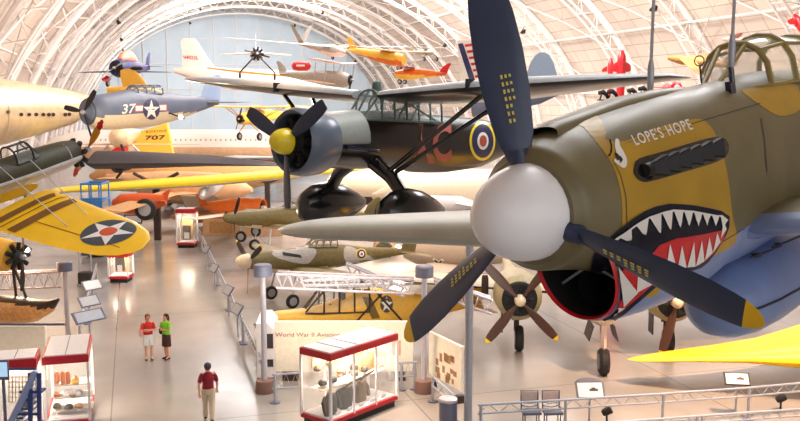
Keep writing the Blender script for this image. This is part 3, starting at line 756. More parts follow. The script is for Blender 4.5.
# ---- yellow-winged monoplane at left with the star roundel
pt = posed('pursuit_aircraft', 'dark olive and silver monoplane whose big yellow wing bears a star roundel, at left', 'aircraft', (-9.15, 20.92, CAMZ-2.38), 56.75, 14.34, 10.41)
pc = lambda x: .66+.02*(2-x)
pf = fuselage([(a, b_*.86, pc(a), c_*.82, d_*.6) for a, b_, c_, d_ in ((2.0, .36, .36, .42), (1.7, .42, .42, .52), (1.0, .46, .46, .6), (.2, .46, .47, .64), (-.8, .42, .45, .6), (-2.2, .3, .35, .4), (-3.8, .12, .2, .18), (-4.4, .03, .1, .06))], [DKOLIVE, SILVER], pt, n=30, split=lambda x: pc(x)-.02)
for sd in (-1, 1):
    sc_ = [(1.05, .3, 0, 2.1, .13), (1.0, 1.2, 0, 2.05, .13), (.92, 2.4, .02, 1.9, .12), (.84, 3.3, .05, 1.72, .11), (.66, 3.9, .07, 1.4, .1), (.38, 4.25, .08, .9, .08), (.0, 4.42, .08, .25, .05)]
    wo = wingmesh([(a, b_*sd, c, d, e) for a, b_, c, d, e in sc_]).build('wing', YELL, pt)
    bars('flying_wire', [[(.5, sd*.35, 1.0), (.4, sd*2.3, .1)], [(-.3, sd*.35, 1.1), (-.2, sd*2.3, .1)]], .012, ALU, pt)
    if sd < 0: wst = wo
SW_ = Surf(pt, [wst])
lc = lambda x, y, off: SW_.side(x, y, 1, off, 'z')
decal('roundel_blue', [circ(.06, -3.32, .59, .59)], lc, mat('roundel_navy', s(48, 62, 78), .45), wst, .1, .008)
decal('roundel_star', [star(.06, -3.32, .59, 78)], lc, WHITE, wst, .1, .012)
decal('roundel_centre', [circ(.06, -3.32, .19, .19)], lc, mat('roundel_rust', s(214, 84, 50), .5), wst, .1, .016)
decal('aileron_line', [[(-.42, -1.2), (-.40, -1.2), (-.28, -4.05), (-.30, -4.05)]], lc, STRIP, wst, .1, .008)
for (y0_, y1_, xa_) in ((-.62, -.84, .80), (-.98, -1.02, .92), (-1.22, -1.50, .86)):
    decal('walkway_strip', [[(xa_, y0_), (xa_-.12, y1_), (-.95, y1_), (-.95, y0_)]], lc, STRIP, wst, .15, .012)
bars('side_longeron', [[(1.9, -.37, .63), (.8, -.43, .65), (-.6, -.41, .68), (-2.0, -.29, .72)]], .045, ALU, pt, 8)
bars('cowl_band', [[(1.62, .38*math.cos(t), .63+.37*math.sin(t)) for t in [math.pi*k/10 for k in range(11)]]], .018, STEEL, pt)
cabin(pt, .9, .2, .3, .95, 1.32, BLACKM, GLASS, .25, 1, .022, 'windscreen')
radial_engine(pt, 2.1, .6, .42)
propeller(pt, 2.4, .6, 1.15, 2, R(-38), .2, (mat('blade_ochre', s(226, 150, 40), .4), RED), None, .1, b0=10, b1=5, tip=.7)
tailset(pt, -4.4, .8, 2.6, .7, .9, YELL)
for sd in (-1, 1): gearleg(pt, (.9, sd*.7, .1), (1.0, sd*.8, -.75), .32)

# ---- blue-grey naval fighter numbered 37
hc = posed('naval_fighter', 'blue-grey naval fighter numbered 37 with star insignia and pale belly', 'aircraft', P(86, 112, 45), -119, -1, 0)
hf = fuselage([(-.1, .62, 0, .66, .66), (-.5, .78, 0, .82, .84), (-1.5, .82, 0, .92, .95), (-3.0, .78, .05, 1.05, 1.0), (-4.5, .68, .05, 1.0, .95), (-6.5, .46, .1, .72, .7), (-8.5, .25, .25, .42, .42), (-10, .05, .3, .15, .15)], [HBLUE, CREAM], hc, n=32, split=lambda x: -.30-.02*x*0)
cabin(hc, -2.7, -5.0, -0+.42, .85, 1.3, HBLUE, GLASS, .5, 3, .04)
M().lathe([(-.2, .55), (.0, .5), (.1, .2), (.2, .05)], n=20).build('engine_front', HBLUE, hc); propeller(hc, .15, 0, 1.5, 3, R(-80), .28, (BLACKM,), None, .16, b0=35, b1=15)
tailset(hc, -10, .3, 5, 1.3, 1.6, HBLUE, 1.7, m_fin=LBLUE)
SH = Surf(hc, [hf]); WB = mat('insignia_blue', s(60, 58, 96), .45)
decal('number_37', [text2d('37', (121.5, 114), (13, -1), (1.5, -9.5), 1, .02)], SH.pix, WHITE, hf, 3, .02)
decal('insignia_bar', [[(134.5, 105), (167, 104), (167, 111), (134.5, 112)]], SH.pix, mat('insignia_edge', s(196, 96, 110), .5), hf, 3, .015)
decal('insignia_white_bar', [[(135.5, 106), (166, 105), (166, 110), (135.5, 111)]], SH.pix, WHITE, hf, 3, .02)
decal('insignia_disc', [circ(151, 109, 8.6, 10.5)], SH.pix, WB, hf, 3, .025)
decal('insignia_star', [star(151, 110, 8.6, -90, 10.2)], SH.pix, WHITE, hf, 3, .03)
M().tube([(-5.2, .6, -.2), (-5.4, 1.5, -.5)], .04, 6).build('antenna_mast', BLACKM, hc)

# ---- yellow high-wing aircraft, open cabin with black struts, and star, lower centre
l5 = posed('liaison_aircraft', 'yellow high-wing aircraft with greenhouse cabin and white star, behind the white panel', 'aircraft', P(262, 324, 33.0), -163, 2, 0); l5.scale = (1.22, 1.22, 1.22)
yf = fuselage([(0, .30, 0, .3, .3), (-.5, .40, 0, .38, .4), (-1.4, .44, .02, .42, .5), (-1.9, .44, .1, .46, .5), (-3.2, .42, .3, .75, .6), (-4.3, .30, .32, .62, .42), (-5.8, .17, .35, .3, .25), (-7.1, .04, .4, .1, .08)], YELL2, l5, n=24, p=2.6)
cabin(l5, -1.3, -3.3, .42, .36, 1.2, DKBROWN, GLASS, .55, 3, .03)
M().box((-2.3, 0, .35), (.5, .5, .5)).box((-2.5, 0, .7), (.12, .5, .5)).build('seat', DKBROWN, l5)
for sd in (-1, 1):      # wing panels folded back along the fuselage
    wingmesh([(-1.2, sd*.25, 1.22, .3, .3), (-1.3, sd*.5, 1.22, 5.0, .03), (-1.9, sd*.62, 1.24, 4.2, .02)]).build('folded_wing', mat('wing_silver_white', s(214, 212, 214), .4), l5)
for sd in (-1, 1): bars('wing_strut', [[(-2.6, sd*.5, -.2), (-3.6, sd*1.0, 1.15)], [(-4.6, sd*.4, -.2), (-3.3, sd*1.0, 1.15)]], .035, DKBROWN, l5, 8)
for sd in (-1, 1): gearleg(l5, (-1.3, sd*.3, -.3), (-1.4, sd*.9, -1.45), .28, DKBROWN)
tailset(l5, -7.2, .4, 2.6, .8, .9, YELL2)
propeller(l5, .1, 0, 1.0, 2, R(70), .14, (BROWN,), None)
SY = Surf(l5, [yf])
decal('fuselage_band', [[(362, 297), (371, 297), (380, 318), (372, 319)]], SY.pix, mat('band_olive', s(120, 92, 30), .5), yf, 3, .01)
decal('star_disc', [circ(386.5, 304, 6.4, 8.6)], SY.pix, mat('disc_brown', s(98, 72, 40), .5), yf, 3, .014)
decal('white_star', [star(386.5, 304.5, 6.4, -90, 8.4)], SY.pix, WHITE, yf, 3, .018)

# ---- two camouflaged fighters on the floor
def camo_fighter(label, loc, h, lgt, spinm, patches, blade_tip, roll, gear=True, gm=1.0):
    t = posed('camouflaged_fighter', label, 'aircraft', loc, h, 4, 0)
    f = fuselage([(-.02, .33, 0, .33, .33), (-.6, .42, 0, .46, .5), (-1.8, .46, 0, .54, .62), (-3.0, .46, .02, .66, .62), (-4.4, .40, .06, .66, .52), (-6.0, .27, .1, .42, .36), (-7.6, .13, .18, .24, .2), (-lgt, .03, .2, .1, .08)], [OLIVE2, CREAM], t, n=28, split=lambda x: -.42)
    cabin(t, -2.9, -4.4, .30, .58, .95, OLIVE2, GLASS, .35, 3, .03)
    wings(t, -1.9, -.45, 5.4, 2.2, 1.2, OLIVE2, CREAM, dih=5, sweep=.2, th=.14, rnd=.8)
    tailset(t, -lgt-.1, .2, 3.4, .9, 1.1, OLIVE2)
    propeller(t, -.02, 0, 1.6, 3, roll, .25, (BLACKM, YTIP) if blade_tip else (BLACKM,), (.33, .62, spinm), b0=38, b1=16)
    if gear:
        for sd in (-1, 1): gearleg(t, (-1.9, sd*.95, -.5), (-1.75, sd*1.1, -1.75*gm), .32)
    return t, f
sp1, sf1 = camo_fighter('camouflaged fighter with cream spinner and roundel, in front of the long truss rail', P(248, 261, 39.5), -146, 8.9, CREAM, None, True, R(-62), gm=.98)
S1 = Surf(sp1, [sf1])
decal('grey_camouflage', [smoothpoly([(278, 243), (300, 244), (316, 250), (312, 260), (304, 264), (284, 260), (272, 254)], 3)], S1.pix, GREYP, sf1, 3, .012)
decal('grey_camouflage', [smoothpoly([(346, 246), (362, 252), (378, 262), (372, 268), (352, 266), (344, 258)], 3)], S1.pix, GREYP, sf1, 3, .012)
decal('exhaust_row', [[(282, 252), (300, 255), (302, 258), (283, 255.5)]], S1.pix, BLACKM, sf1, 3, .02)
for q, (rr_, m_) in enumerate(((6.6, YSPIN), (5.4, DBLUE), (3.2, WHITE), (1.7, DKRED))): decal('roundel_ring', [circ(361, 254, rr_*.8, rr_*.8)], S1.pix, m_, sf1, 1.5, .02+.015*q)
sp2, sf2 = camo_fighter('olive and brown fighter with dark propeller parked behind the cream-nosed fighter', P(233, 218, 49.5), -150, 8.9, OLIVE2, None, False, R(35), gm=.95)
S2 = Surf(sp2, [sf2])
decal('brown_camouflage', [smoothpoly([(268, 222), (290, 224), (300, 236), (290, 242), (272, 236), (262, 228)], 3)], S2.pix, OLIVE3, sf2, 3, .015)

# ---- twin-engined aircraft facing the camera under the shark-mouth fighter
tw = posed('twin_engine_bomber', 'cream twin-engined aircraft with brown four-bladed propellers facing the camera below', 'aircraft', P(597, 300, 31.5), -93, 1, 0)
fuselage([(2.3, .12, -.1, .12, .12), (2.0, .4, -.05, .38, .4), (1.2, .62, 0, .6, .65), (-1.5, .75, .05, .8, .75), (-4, .75, .1, .85, .7), (-6, .55, .15, .6, .5)], CREAM, tw, n=26)
wings(tw, -.9, .05, 7.6, 3.4, 2.0, CREAM, DKBROWN, dih=2, sweep=.4, th=.16, y0=.3, rnd=.8)
for sd in (-1, 1):
    nac = fuselage([(.0, .66, 0, .66, .66), (-.3, .84, 0, .84, .84), (-1.2, .9, 0, .88, .92), (-2.6, .75, 0, .7, .8), (-5, .3, .1, .3, .3), (-8.5, .12, .2, .15, .15)], mat('nacelle_khaki', s(176, 160, 122), .45, noise=.1), tw, 'engine_nacelle', 26)
    for o in [nac]: o.location = (0, sd*2.75, 0)
    M().lathe([(.02, .64), (.06, .56), (-.1, .5)], (0, sd*2.75, 0), n=24).build('cowl_opening', BLACKM, tw)
    e_ = radial_engine(tw, .08, 0, .52, y=sd*2.75)
    for k in range(4):
        b_ = blade_mesh(1.95, .36, .1, 24, 10, (BROWN, YTIP), .93, tw, R(38 if sd < 0 else 15)+k*math.pi/2+(R(8) if k % 2 else 0)); b_.location = (.3, sd*2.75, 0)
    M().lathe([(.1, .2), (.38, .2), (.5, .14), (.56, .04)], (0, sd*2.75, 0), n=18).build('propeller_hub', CREAM, tw)
    g_ = M().tube([(-1.2, sd*2.75, -.5), (-1.2, sd*2.75, -1.45)], .1, 8).tube([(-1.2, sd*2.75-.15, -1.0), (-.6, sd*2.75, -.5)], .05, 6).build('landing_gear_leg', DKBROWN, tw)
    wheel(g_, (-1.2, sd*2.75+.1, -1.72), .48, .32, hubm=BROWN)
    M().box((-1.2, sd*2.75-.55, -1.0), (.7, .04, .9)).build('gear_door', DKBROWN, tw)
    M().lathe([(-.9, .1), (-.8, .13), (-.2, .13), (-.1, .05)], (-.9, sd*3.95, -.2), Matrix.Rotation(R(90), 3, 'Y'), 12).build('wing_pylon', DKBROWN, tw)
nl = M().tube([(1.5, 0, -.4), (1.55, 0, -1.75)], .10, 8).tube([(.6, 0, -.4), (1.5, 0, -1.3)], .05, 6).tube([(1.68, .0, -.6), (1.68, 0, -1.5)], .03, 6).build('nose_gear_leg', PINK, tw)
wheel(nl, (1.6, 0, -1.80), .46, .34, hubm=BROWN)
for sd in (-1, 1): M().box((1.0, sd*.42, -.85), (1.1, .04, .55), Matrix.Rotation(R(15*sd), 3, 'X')).build('nose_gear_door', DKBROWN, tw)

# ---- yellow flying wing at the lower right
nw = posed('flying_wing', 'bright yellow flying wing with drooping tip parked at lower right', 'aircraft', (15.9, 27.4, 1.22), -78, 0, 0)
for sd in (-1, 1):
    sc_ = [(1.5, 0, .30, 5.6, .36), (1.25, .9, .28, 5.1, .35), (.8, 1.9, .20, 4.3, .31), (.0, 3.2, .06, 3.2, .24), (-1.0, 4.8, -.02, 2.0, .18), (-1.8, 6.4, -.15, 1.25, .15), (-2.3, 7.1, -.26, .9, .13), (-2.7, 7.7, -.34, .5, .1), (-3.0, 7.95, -.36, .12, .08)]
    wo = wingmesh([(a, b_*sd, c, d, e) for a, b_, c, d, e in sc_]).build('wing', YELL, nw)
    M().box((.45, sd*2.1, .42), (.5, .95, .12)).build('air_intake_slot', BLACKM, wo)
    M().lathe([(-.05, .02), (0, .1), (.08, .16), (.1, .02)], (-.5, sd*1.3, -.35), n=14).build('vent_cover', BLACKM, wo)
    gearleg(nw, (-1.2, sd*1.4, -.3), (-1.2, sd*1.4, -1.45), .3, DKBROWN)
cabin(nw, 1.1, .1, .35, .42, .85, YELL, GLASS, .3, 2, .03)

# ---- yellow seaplane with lattice wing at the left edge
se = posed('seaplane', 'yellow seaplane with radial engine and tan float at the left edge', 'aircraft', P(14, 256, 31.0), -28, 0, 0)
fuselage([(.0, .5, 0, .5, .5), (-.8, .6, 0, .6, .62), (-2.5, .55, 0, .6, .62), (-5.5, .25, .1, .3, .3)], YELL2, se)
wings(se, -1.0, .9, 4.5, 1.6, 1.3, YELL2, dih=1, th=.12, y0=0, sides=(1,))
radial_engine(se, .25, 0, .55); propeller(se, .45, 0, 1.3, 2, R(5), .16, (DKBROWN,), None)
fl_ = fuselage([(2.1, .06, -1.35, .06, .06), (1.7, .28, -1.55, .16, .28), (.9, .48, -1.75, .3, .5), (-.5, .6, -1.85, .35, .62), (-3, .5, -1.85, .35, .5), (-5.5, .1, -1.6, .2, .2)], [DKBROWN, mat('float_tan', s(222, 160, 92), .35, noise=.2, coat=.3)], se, 'float', 24, split=lambda x: -1.55)
for sg in [[(-.5, sd*.4, -1.6), (-.6, sd*.4, -.4)] for sd in (-1, 1)]+[[(-2.5, sd*.4, -1.6), (-2.0, sd*.4, -.4)] for sd in (-1, 1)]+[[(.2, .3, -1.6), (-.6, .4, -.4)]]: bars('float_strut', [sg], .05, DKBROWN, se)

# ---- long polished airliner fuselage at left
st = posed('airliner', 'huge polished peach-silver airliner fuselage with round side windows along the left wall', 'aircraft', P(98, 116, 62), -80-135, 0, 0)
stf = fuselage([(0, .3, .6, .3, .3), (-3, 1.1, .3, 1.1, 1.1), (-8, 1.9, .1, 1.95, 1.9), (-14, 2.45, 0, 2.5, 2.4), (-26, 2.6, 0, 2.7, 2.5), (-34, 2.6, 0, 2.7, 2.5)], COPPER, st, n=36)
st.location = P(104, 112, 60)
st.rotation_euler = (0, 0, math.atan2(16, 8.5))
SS = Surf(st, [stf])
for k in range(13):
    x = -9-k*1.6; rr_ = 1.9+.5*min(1, (k*1.6+1)/5)+.1*min(1, max(0, (k*1.6-5)/12))
    M().lathe([(x-.03, rr_+.02), (x, rr_+.05), (x+.03, rr_+.02)], (0, 0, .02), n=36, caps=False).build('skin_seam', COPPER, st)
decal('cabin_windows', [circ(x, y, 2.0, 1.9, 10) for x, y in ((8, 112), (21, 114.5), (29, 114.5), (36, 114.5), (43, 114.5), (48.5, 114.5), (53, 114.5), (65, 114.5), (69, 114.2))], SS.pix, DKBROWN, stf, 1.5, .03)
# ---- hanging and distant aircraft
LM = mat('pale_steel_far', s(224, 220, 222), .5)
# small dark blue racer seen head-on
t = posed('racing_aircraft', 'small navy low-wing aircraft with red canopy hanging head-on in front of the end wall', 'aircraft', P(116, 68, 60), -97, 0, 0)
fuselage([(0, .5, 0, .5, .5), (-.5, .62, 0, .62, .62), (-2, .55, .1, .6, .6), (-5.5, .1, .2, .15, .15)], DBLUE, t)
fuselage([(-.8, .1, .6, .1, .1), (-1.3, .42, .62, .55, .2), (-2.3, .42, .62, .6, .2), (-3.4, .1, .5, .2, .1)], mat('canopy_coral', s(236, 130, 120), .4), t, 'canopy')
wings(t, -.6, -.2, 3.35, 1.4, .6, DBLUE, dih=-1, sweep=.2, th=.12); radial_engine(t, .05, 0, .45)
propeller(t, .3, 0, 1.1, 2, R(60), .12, (ALU,), None); tailset(t, -5.5, .3, 2.4, .7, 1.0, DBLUE)
for sd in (-1, 1):
    o = gearleg(t, (-.6, sd*.4, -.3), (-.5, sd*.85, -1.0), .22, ALU, .14, .04)
    M().loft([ring(.2, .08, -.75, .1, .1, 12, 2, sd*.85), ring(-.4, .16, -.72, .26, .2, 12, 2, sd*.85), ring(-1.0, .04, -.7, .1, .08, 12, 2, sd*.85)]).build('wheel_pant', RED, o)
# yellow cub
t = posed('light_aircraft', 'small yellow high-wing aircraft hanging with black tyres before the white airliner', 'aircraft', P(240, 119, 68), -118, 0, 0)
fuselage([(0, .38, 0, .36, .4), (-.6, .45, .05, .42, .5), (-1.6, .46, .15, .6, .6), (-3.2, .4, .2, .5, .5), (-5, .22, .25, .3, .3), (-6.6, .04, .3, .1, .1)], YELL2, t, n=20, p=2.6)
wings(t, -1.0, .85, 5.4, 1.6, 1.55, YELL2, dih=1, sweep=0, th=.1, y0=0, rnd=.5)
for sd in (-1, 1):
    bars('wing_strut', [[(-1.3, sd*.4, -.3), (-1.5, sd*2.6, .85)], [(-1.3, sd*.4, -.3), (-2.1, sd*2.6, .85)]], .04, YELL2, t)
    gearleg(t, (-1.0, sd*.3, -.4), (-1.1, sd*.95, -1.35), .3, YELL2)
M().lathe([(-.02, .3), (.06, .3), (.1, .1)], n=18).build('cowl_opening', BLACKM, t)
M().lathe([(-.1, .12), (.12, .12), (.18, .03)], (.02, .3, -.1), n=12).build('engine_cylinder', BLACKM, t)
propeller(t, .15, .0, .95, 2, R(20), .12, (DKBROWN,), None, .08)
cabin(t, -1.0, -2.6, .42, .5, .95, YELL2, GLASS, .3, 2, .03); tailset(t, -6.6, .3, 2.9, .8, 1.0, YELL2)
# pale pink jet with registration on its fin
t = posed('business_aircraft', 'pale pink aircraft with registration letters on its tall tail fin, nose to the right', 'aircraft', P(330, 84, 92), -8, 0, 0)
f = fuselage([(0, .1, 0, .1, .1), (-1.5, .8, .1, .8, .7), (-4, 1.1, .2, 1.15, 1.1), (-10, 1.05, .5, 1.1, 1.1), (-14, .6, 1.0, .8, .7), (-16.5, .15, 1.4, .3, .2)], [PINK, ORANGE], t, n=24)
fn = wingmesh([(-12.0, 0, 1.7, 3.6, .07), (-12.9, 0, 2.8, 2.6, .07), (-13.8, 0, 4.3, 1.9, .06), (-14.2, 0, 4.7, 1.2, .05)], True).build('fin', PINK, t)
SN = Surf(t, [fn]); decal('registration_letters', [text2d('N4022L', (182.5, 58.6), (16, 1.2), (0, -3.6), 1.05, .02)], SN.pix, RED, fn, 3, .03)
SFu = Surf(t, [f]); decal('orange_stripe', [[(196, 66), (240, 71), (300, 76.5), (300, 78), (240, 73), (196, 67)]], SFu.pix, ORANGE, f, 4, .02)
wings(t, -6, -.3, 6, 2.4, 1.2, PINK, dih=4)
# white small monoplane head-on
t = posed('stunt_aircraft', 'tiny white monoplane with dark radial engine and long landing gear hung head-on', 'aircraft', P(257, 54, 66), -80, 0, 0)
fuselage([(0, .4, 0, .4, .4), (-1, .5, 0, .5, .5), (-5, .1, .2, .15, .15)], LM, t); radial_engine(t, .15, 0, .55)
wings(t, -.6, .1, 2.6, 1.2, .7, PINK, dih=-3); propeller(t, .3, 0, 1.0, 2, R(-75), .13, (DKBROWN,), None)
for sd in (-1, 1): gearleg(t, (-.4, sd*.3, -.3), (-.3, sd*1.25, -1.6), .26, DKBROWN, .16, .06)
tailset(t, -5, .3, 2, .6, 1.6, LM)
# sailplane with V tail
t = posed('sailplane', 'slender silver sailplane with a V tail and very long thin wings near the vault', 'aircraft', P(346, 53, 58), -52, -6, 0)
fuselage([(0, .08, 0, .08, .08), (-.6, .3, 0, .3, .3), (-1.6, .36, .05, .42, .38), (-3, .22, .1, .26, .24), (-5.6, .1, .3, .12, .12)], [GREYP, PINK], t, split=lambda x: 0)
wings(t, -1.4, .3, 7.6, .9, .35, LM, dih=2, sweep=0, th=.14, y0=.1)
for sd in (-1, 1):
    wingmesh([(-5.0, 0, .3, .7, .1), (-5.3, sd*.75, 1.5, .45, .08)]).build('tail_blade', GREYP, t)
wheel(t, (-1.5, 0, -.38), .14, .1)
# red pod
t = empty('drop_pod', 'small red torpedo-shaped pod with white marking hanging above the pink fuselage', 'pod', P(301, 66, 60), (0, 0, 0))
M().lathe([(-.62, .08), (-.5, .26), (-.1, .34), (.35, .34), (.58, .22), (.66, .05)], n=18).build('pod_body', RED, t)
M().box((-.0, -.35, .02), (.55, .02, .12)).build('pod_marking', WHITE, t)
# grey biplane
t = posed('biplane', 'grey biplane with dark propeller hanging nose right in front of the end wall', 'aircraft', P(350, 80, 58), -20, -3, 0)
fuselage([(0, .35, 0, .35, .35), (-.5, .5, 0, .5, .5), (-2, .42, .05, .48, .45), (-5, .08, .2, .12, .12)], GREYP, t); propeller(t, .1, 0, 1.0, 2, R(25), .16, (BLACKM,), None)
M().lathe([(-.0, .36), (.05, .3)], n=16).build('cowl_opening', BLACKM, t)
wings(t, -.8, -.3, 3.2, 1.1, 1.0, PINK, th=.08, name='lower_wing'); wings(t, -.5, 1.0, 3.4, 1.1, 1.0, PINK, th=.08, y0=0, name='upper_wing')
for sg in [[(-.8-dx, sd*2.2, -.25), (-.7-dx, sd*2.2, 1.0)] for sd in (-1, 1) for dx in (0, .7)]+[[(-1, sd*.3, .4), (-.9, sd*.6, 1.0)] for sd in (-1, 1)]: bars('wing_strut', [sg], .03, GREYP, t)
tailset(t, -5, .2, 2.2, .6, .8, GREYP)
# orange and yellow ones on the right of the far vault
t = posed('yellow_glider', 'pale yellow aircraft with orange nose hung at upper centre right of the end wall', 'aircraft', P(404, 60, 55), -35, -6, 0)
fuselage([(0, .3, 0, .3, .3), (-.4, .42, 0, .4, .45), (-1.8, .36, .1, .4, .4), (-4.2, .08, .3, .12, .1)], [mat('nose_amber', s(246, 190, 70), .4), ORANGE], t, split=lambda x: 0)
wings(t, -.6, .45, 5.2, 1.1, .9, PEACH, dih=2, th=.1, y0=0); wheel(t, (-.3, .0, -.5), .2, .12); tailset(t, -4.2, .3, 1.8, .6, .8, YELL2)
t = posed('orange_aircraft', 'small orange aircraft with red wing and striped tail just above the dark wing', 'aircraft', P(396, 74, 50), 160, 4, 0); t.scale = (.8, .8, .8)
fuselage([(0, .25, 0, .25, .25), (-.5, .36, 0, .36, .36), (-1.4, .34, .1, .4, .36), (-3.6, .06, .2, .1, .08)], [ORANGE, YELL2], t, split=lambda x: -.05)
wings(t, -.6, .5, 2.8, .8, .7, RED, dih=1, th=.1, y0=0); tailset(t, -3.6, .25, 1.5, .55, .7, RED); wheel(t, (-.5, .5, -.5), .16); wheel(t, (-.5, -.5, -.5), .16)
cabin(t, -.6, -1.4, .3, .3, .5, RED, GLASS, .1, 1, .02)
t = posed('distant_ultralight', 'tiny grey ultralight with dark wheels hung in front of the vault ribs', 'aircraft', P(433, 52, 62), -60, 0, 0)
fuselage([(0, .1, 0, .1, .1), (-.4, .25, 0, .25, .25), (-1.4, .2, .05, .2, .2), (-2.6, .05, .1, .06, .06)], GREYP, t); wings(t, -.4, .3, 2.0, .6, .5, GREYP, th=.08, y0=0)
for sd in (-1, 1): gearleg(t, (-.4, sd*.2, -.1), (-.3, sd*.5, -.45), .15, BLACKM, .1, .03)
tailset(t, -2.6, .1, 1.0, .3, .4, GREYP)
# tail fin with stripes
t = posed('striped_tail_aircraft', 'aircraft tail fin with red and white stripes and a blue leading edge', 'aircraft', P(478, 92, 52), 180-28, 0, 0)
fn = wingmesh([(1.0, 0, .0, 2.6, .07), (1.15, 0, 1.0, 2.3, .07), (1.3, 0, 2.3, 1.9, .06), (1.35, 0, 2.95, 1.6, .05)], True).build('fin', WHITE, t)
fuselage([(3, .3, -.5, .5, .4), (0, .4, -.4, .5, .4), (-2, .1, -.1, .2, .2)], WHITE, t)
SN = Surf(t, [fn])
decal('blue_leading_band', [[(458, 44), (463, 43), (476, 82), (470, 82)]], SN.pix, DBLUE, fn, 4, .02)
decal('red_stripes', [[(464.5+.33*dy, 44.5+dy), (490, 41.5+dy), (490, 44+dy), (465.5+.33*dy, 47+dy)] for dy in (0, 6.2, 12.4, 18.6, 24.8, 31)], SN.pix, RED, fn, 4, .02)
t = posed('blue_tail_aircraft', 'aircraft with rounded pale blue tail fin above the dark wing right of the blade', 'aircraft', P(541, 80, 46), 160, 0, 0)
wingmesh([(.75, 0, -.6, 1.7, .08), (.75, 0, .3, 1.55, .08), (.55, 0, .9, 1.15, .07), (.3, 0, 1.25, .7, .06), (.1, 0, 1.38, .25, .04)], True).build('fin', mat('tail_blue_grey', s(150, 168, 196), .45), t)
fuselage([(3.5, .5, -1.4, .7, .5), (0, .3, -.8, .5, .4), (-1, .1, -.6, .15, .15)], HBLUE, t)
# red vertical aerobatic aircraft on the right, yellow wing pieces behind
t = posed('aerobatic_aircraft', 'bright red aircraft standing on its tail behind the dark wing tip', 'aircraft', P(622, 50, 75), -90, 88, 0)
fuselage([(0, .12, 0, .12, .12), (-.5, .34, 0, .34, .34), (-1.6, .38, 0, .42, .4), (-4.2, .3, 0, .3, .3), (-5.2, .12, 0, .2, .2)], RED, t)
wings(t, -.9, 0, .8, .9, .5, RED, th=.12); wings(t, -1.8, .3, .55, .6, .4, RED, th=.12, name='upper_wing'); tailset(t, -5.2, 0, 1.6, .6, .7, RED)
t = posed('aerobatic_aircraft', 'smaller dark red aircraft standing on its tail left of the bright red one', 'aircraft', P(611, 58, 82), -80, 88, 0)
fuselage([(0, .1, 0, .1, .1), (-.5, .25, 0, .25, .25), (-2.0, .2, 0, .2, .2), (-3.4, .08, 0, .1, .1)], RED, t); wings(t, -.7, 0, .8, .5, .3, RED, th=.12)
# small exhibits on the far side walkway
for k, (px, py) in enumerate(((603, 97), (612, 96), (632, 95), (643, 93))):
    t = empty('engine_display', 'small dark engine on a stand in a row behind the olive cowl', 'engine', P(px, py+5, 46), (0, 0, .3), 'row of small dark engines beyond the cowl')
    M().box((0, 0, .1), (.5, .3, .06)).tube([(-.2, 0, .1), (-.1, 0, .35)], .04, 6).build('stand', BLACKM, t)
    M().tube([(-.25, 0, .45), (0, 0, .5), (.2, 0, .35), (.3, 0, .15)], [.10, .13, .10, .07], 8).build('engine_block', BLACKM, t)
t = posed('red_helmet_pod', 'round red nose of a distant aircraft just over the olive cowl', 'aircraft', P(676, 88, 55), -90, 0, 0)
fuselage([(.3, .08, 0, .08, .08), (.1, .35, 0, .35, .35), (-.5, .42, 0, .42, .4), (-2.5, .1, .1, .15, .15)], RED, t); M().lathe([(.2, .2), (.32, .18), (.34, .02)], n=14).build('hub_cap', WHITE, t); wings(t, -.2, .0, 1.6, .6, .4, RED)
t = posed('tan_glider', 'tan swept-wing glider behind the cockpit ring sight', 'aircraft', P(668, 58, 50), 150, 10, -10)
fuselage([(0, .1, 0, .1, .1), (-.8, .25, 0, .25, .25), (-3.5, .08, .1, .1, .1)], WOOD, t); wings(t, -.7, .1, 5.5, .9, .4, WOOD, th=.1, sweep=2.0); 
fn = wingmesh([(-2.8, 0, .1, .8, .1), (-3.3, 0, 1.1, .5, .08)], True).build('fin', WOOD, t)
t = posed('orange_glider', 'slim coral-winged glider high above the fighter windshield', 'aircraft', P(722, 39, 60), 165, 6, 0)
fuselage([(0, .06, 0, .06, .06), (-.5, .22, 0, .22, .22), (-2.6, .05, .1, .06, .06)], PINK, t); wings(t, -.4, .1, 3.0, .6, .3, mat('coral', s(240, 130, 110), .5), th=.1)
t = posed('red_kite_aircraft', 'red upright aircraft tail at the top right corner', 'aircraft', P(796, 18, 60), 120, 60, 0)
fuselage([(.3, .08, 0, .08, .08), (-.2, .3, 0, .3, .3), (-1.4, .08, 0, .1, .1)], RED, t); wings(t, 0, 0, 1.1, .5, .3, RED, th=.1)

# ---- large pale airliner behind, its yellow fin panel
t = posed('jet_airliner', 'long white and peach jet airliner with a row of windows across the middle distance', 'aircraft', P(40, 146, 102), 179, 0, 0)
f = fuselage([(0, .3, -.4, .3, .3), (-2, 1.3, -.1, 1.2, 1.2), (-5, 1.85, 0, 1.85, 1.85), (-44, 1.85, 0, 1.85, 1.85), (-52, 1.2, .5, 1.3, 1.2), (-58, .3, 1.2, .4, .4)], [mat('airliner_white', s(244, 232, 222), .35, coat=.2), PEACH], t, n=32, split=lambda x: -.1)
SJ = Surf(t, [f]); decal('window_row', [[(x, 139), (x+1.6, 139), (x+1.6, 141), (x, 141)] for x in range(100, 480, 5)], SJ.pix, GREYP, f, 3, .04)
for o_ in wings(t, -20, -1.4, 20, 8, 3, ALU, dih=4, sweep=9, th=.1): pass
for sd in (-1, 1):
    for (x, y) in ((-20, 7.5), (-25, 13)): M().lathe([(-3.5, .3), (-2.5, .6), (0, .65), (.3, .5)], (x, sd*y, -2.2), n=18).build('jet_engine', CREAM, t)
for k, px in enumerate((203, 207, 225, 229, 247, 252, 268, 273)):
    M().tube([(-17.8-k*.1, .5, -1.8), (-17.8, .5, -1.8)], .02, 4)
t = posed('yellow_tail_fin', 'yellow tail fin lettered BOEING 707 below the blue-grey fighter', 'aircraft', P(152, 168, 78), 180, 0, 0)
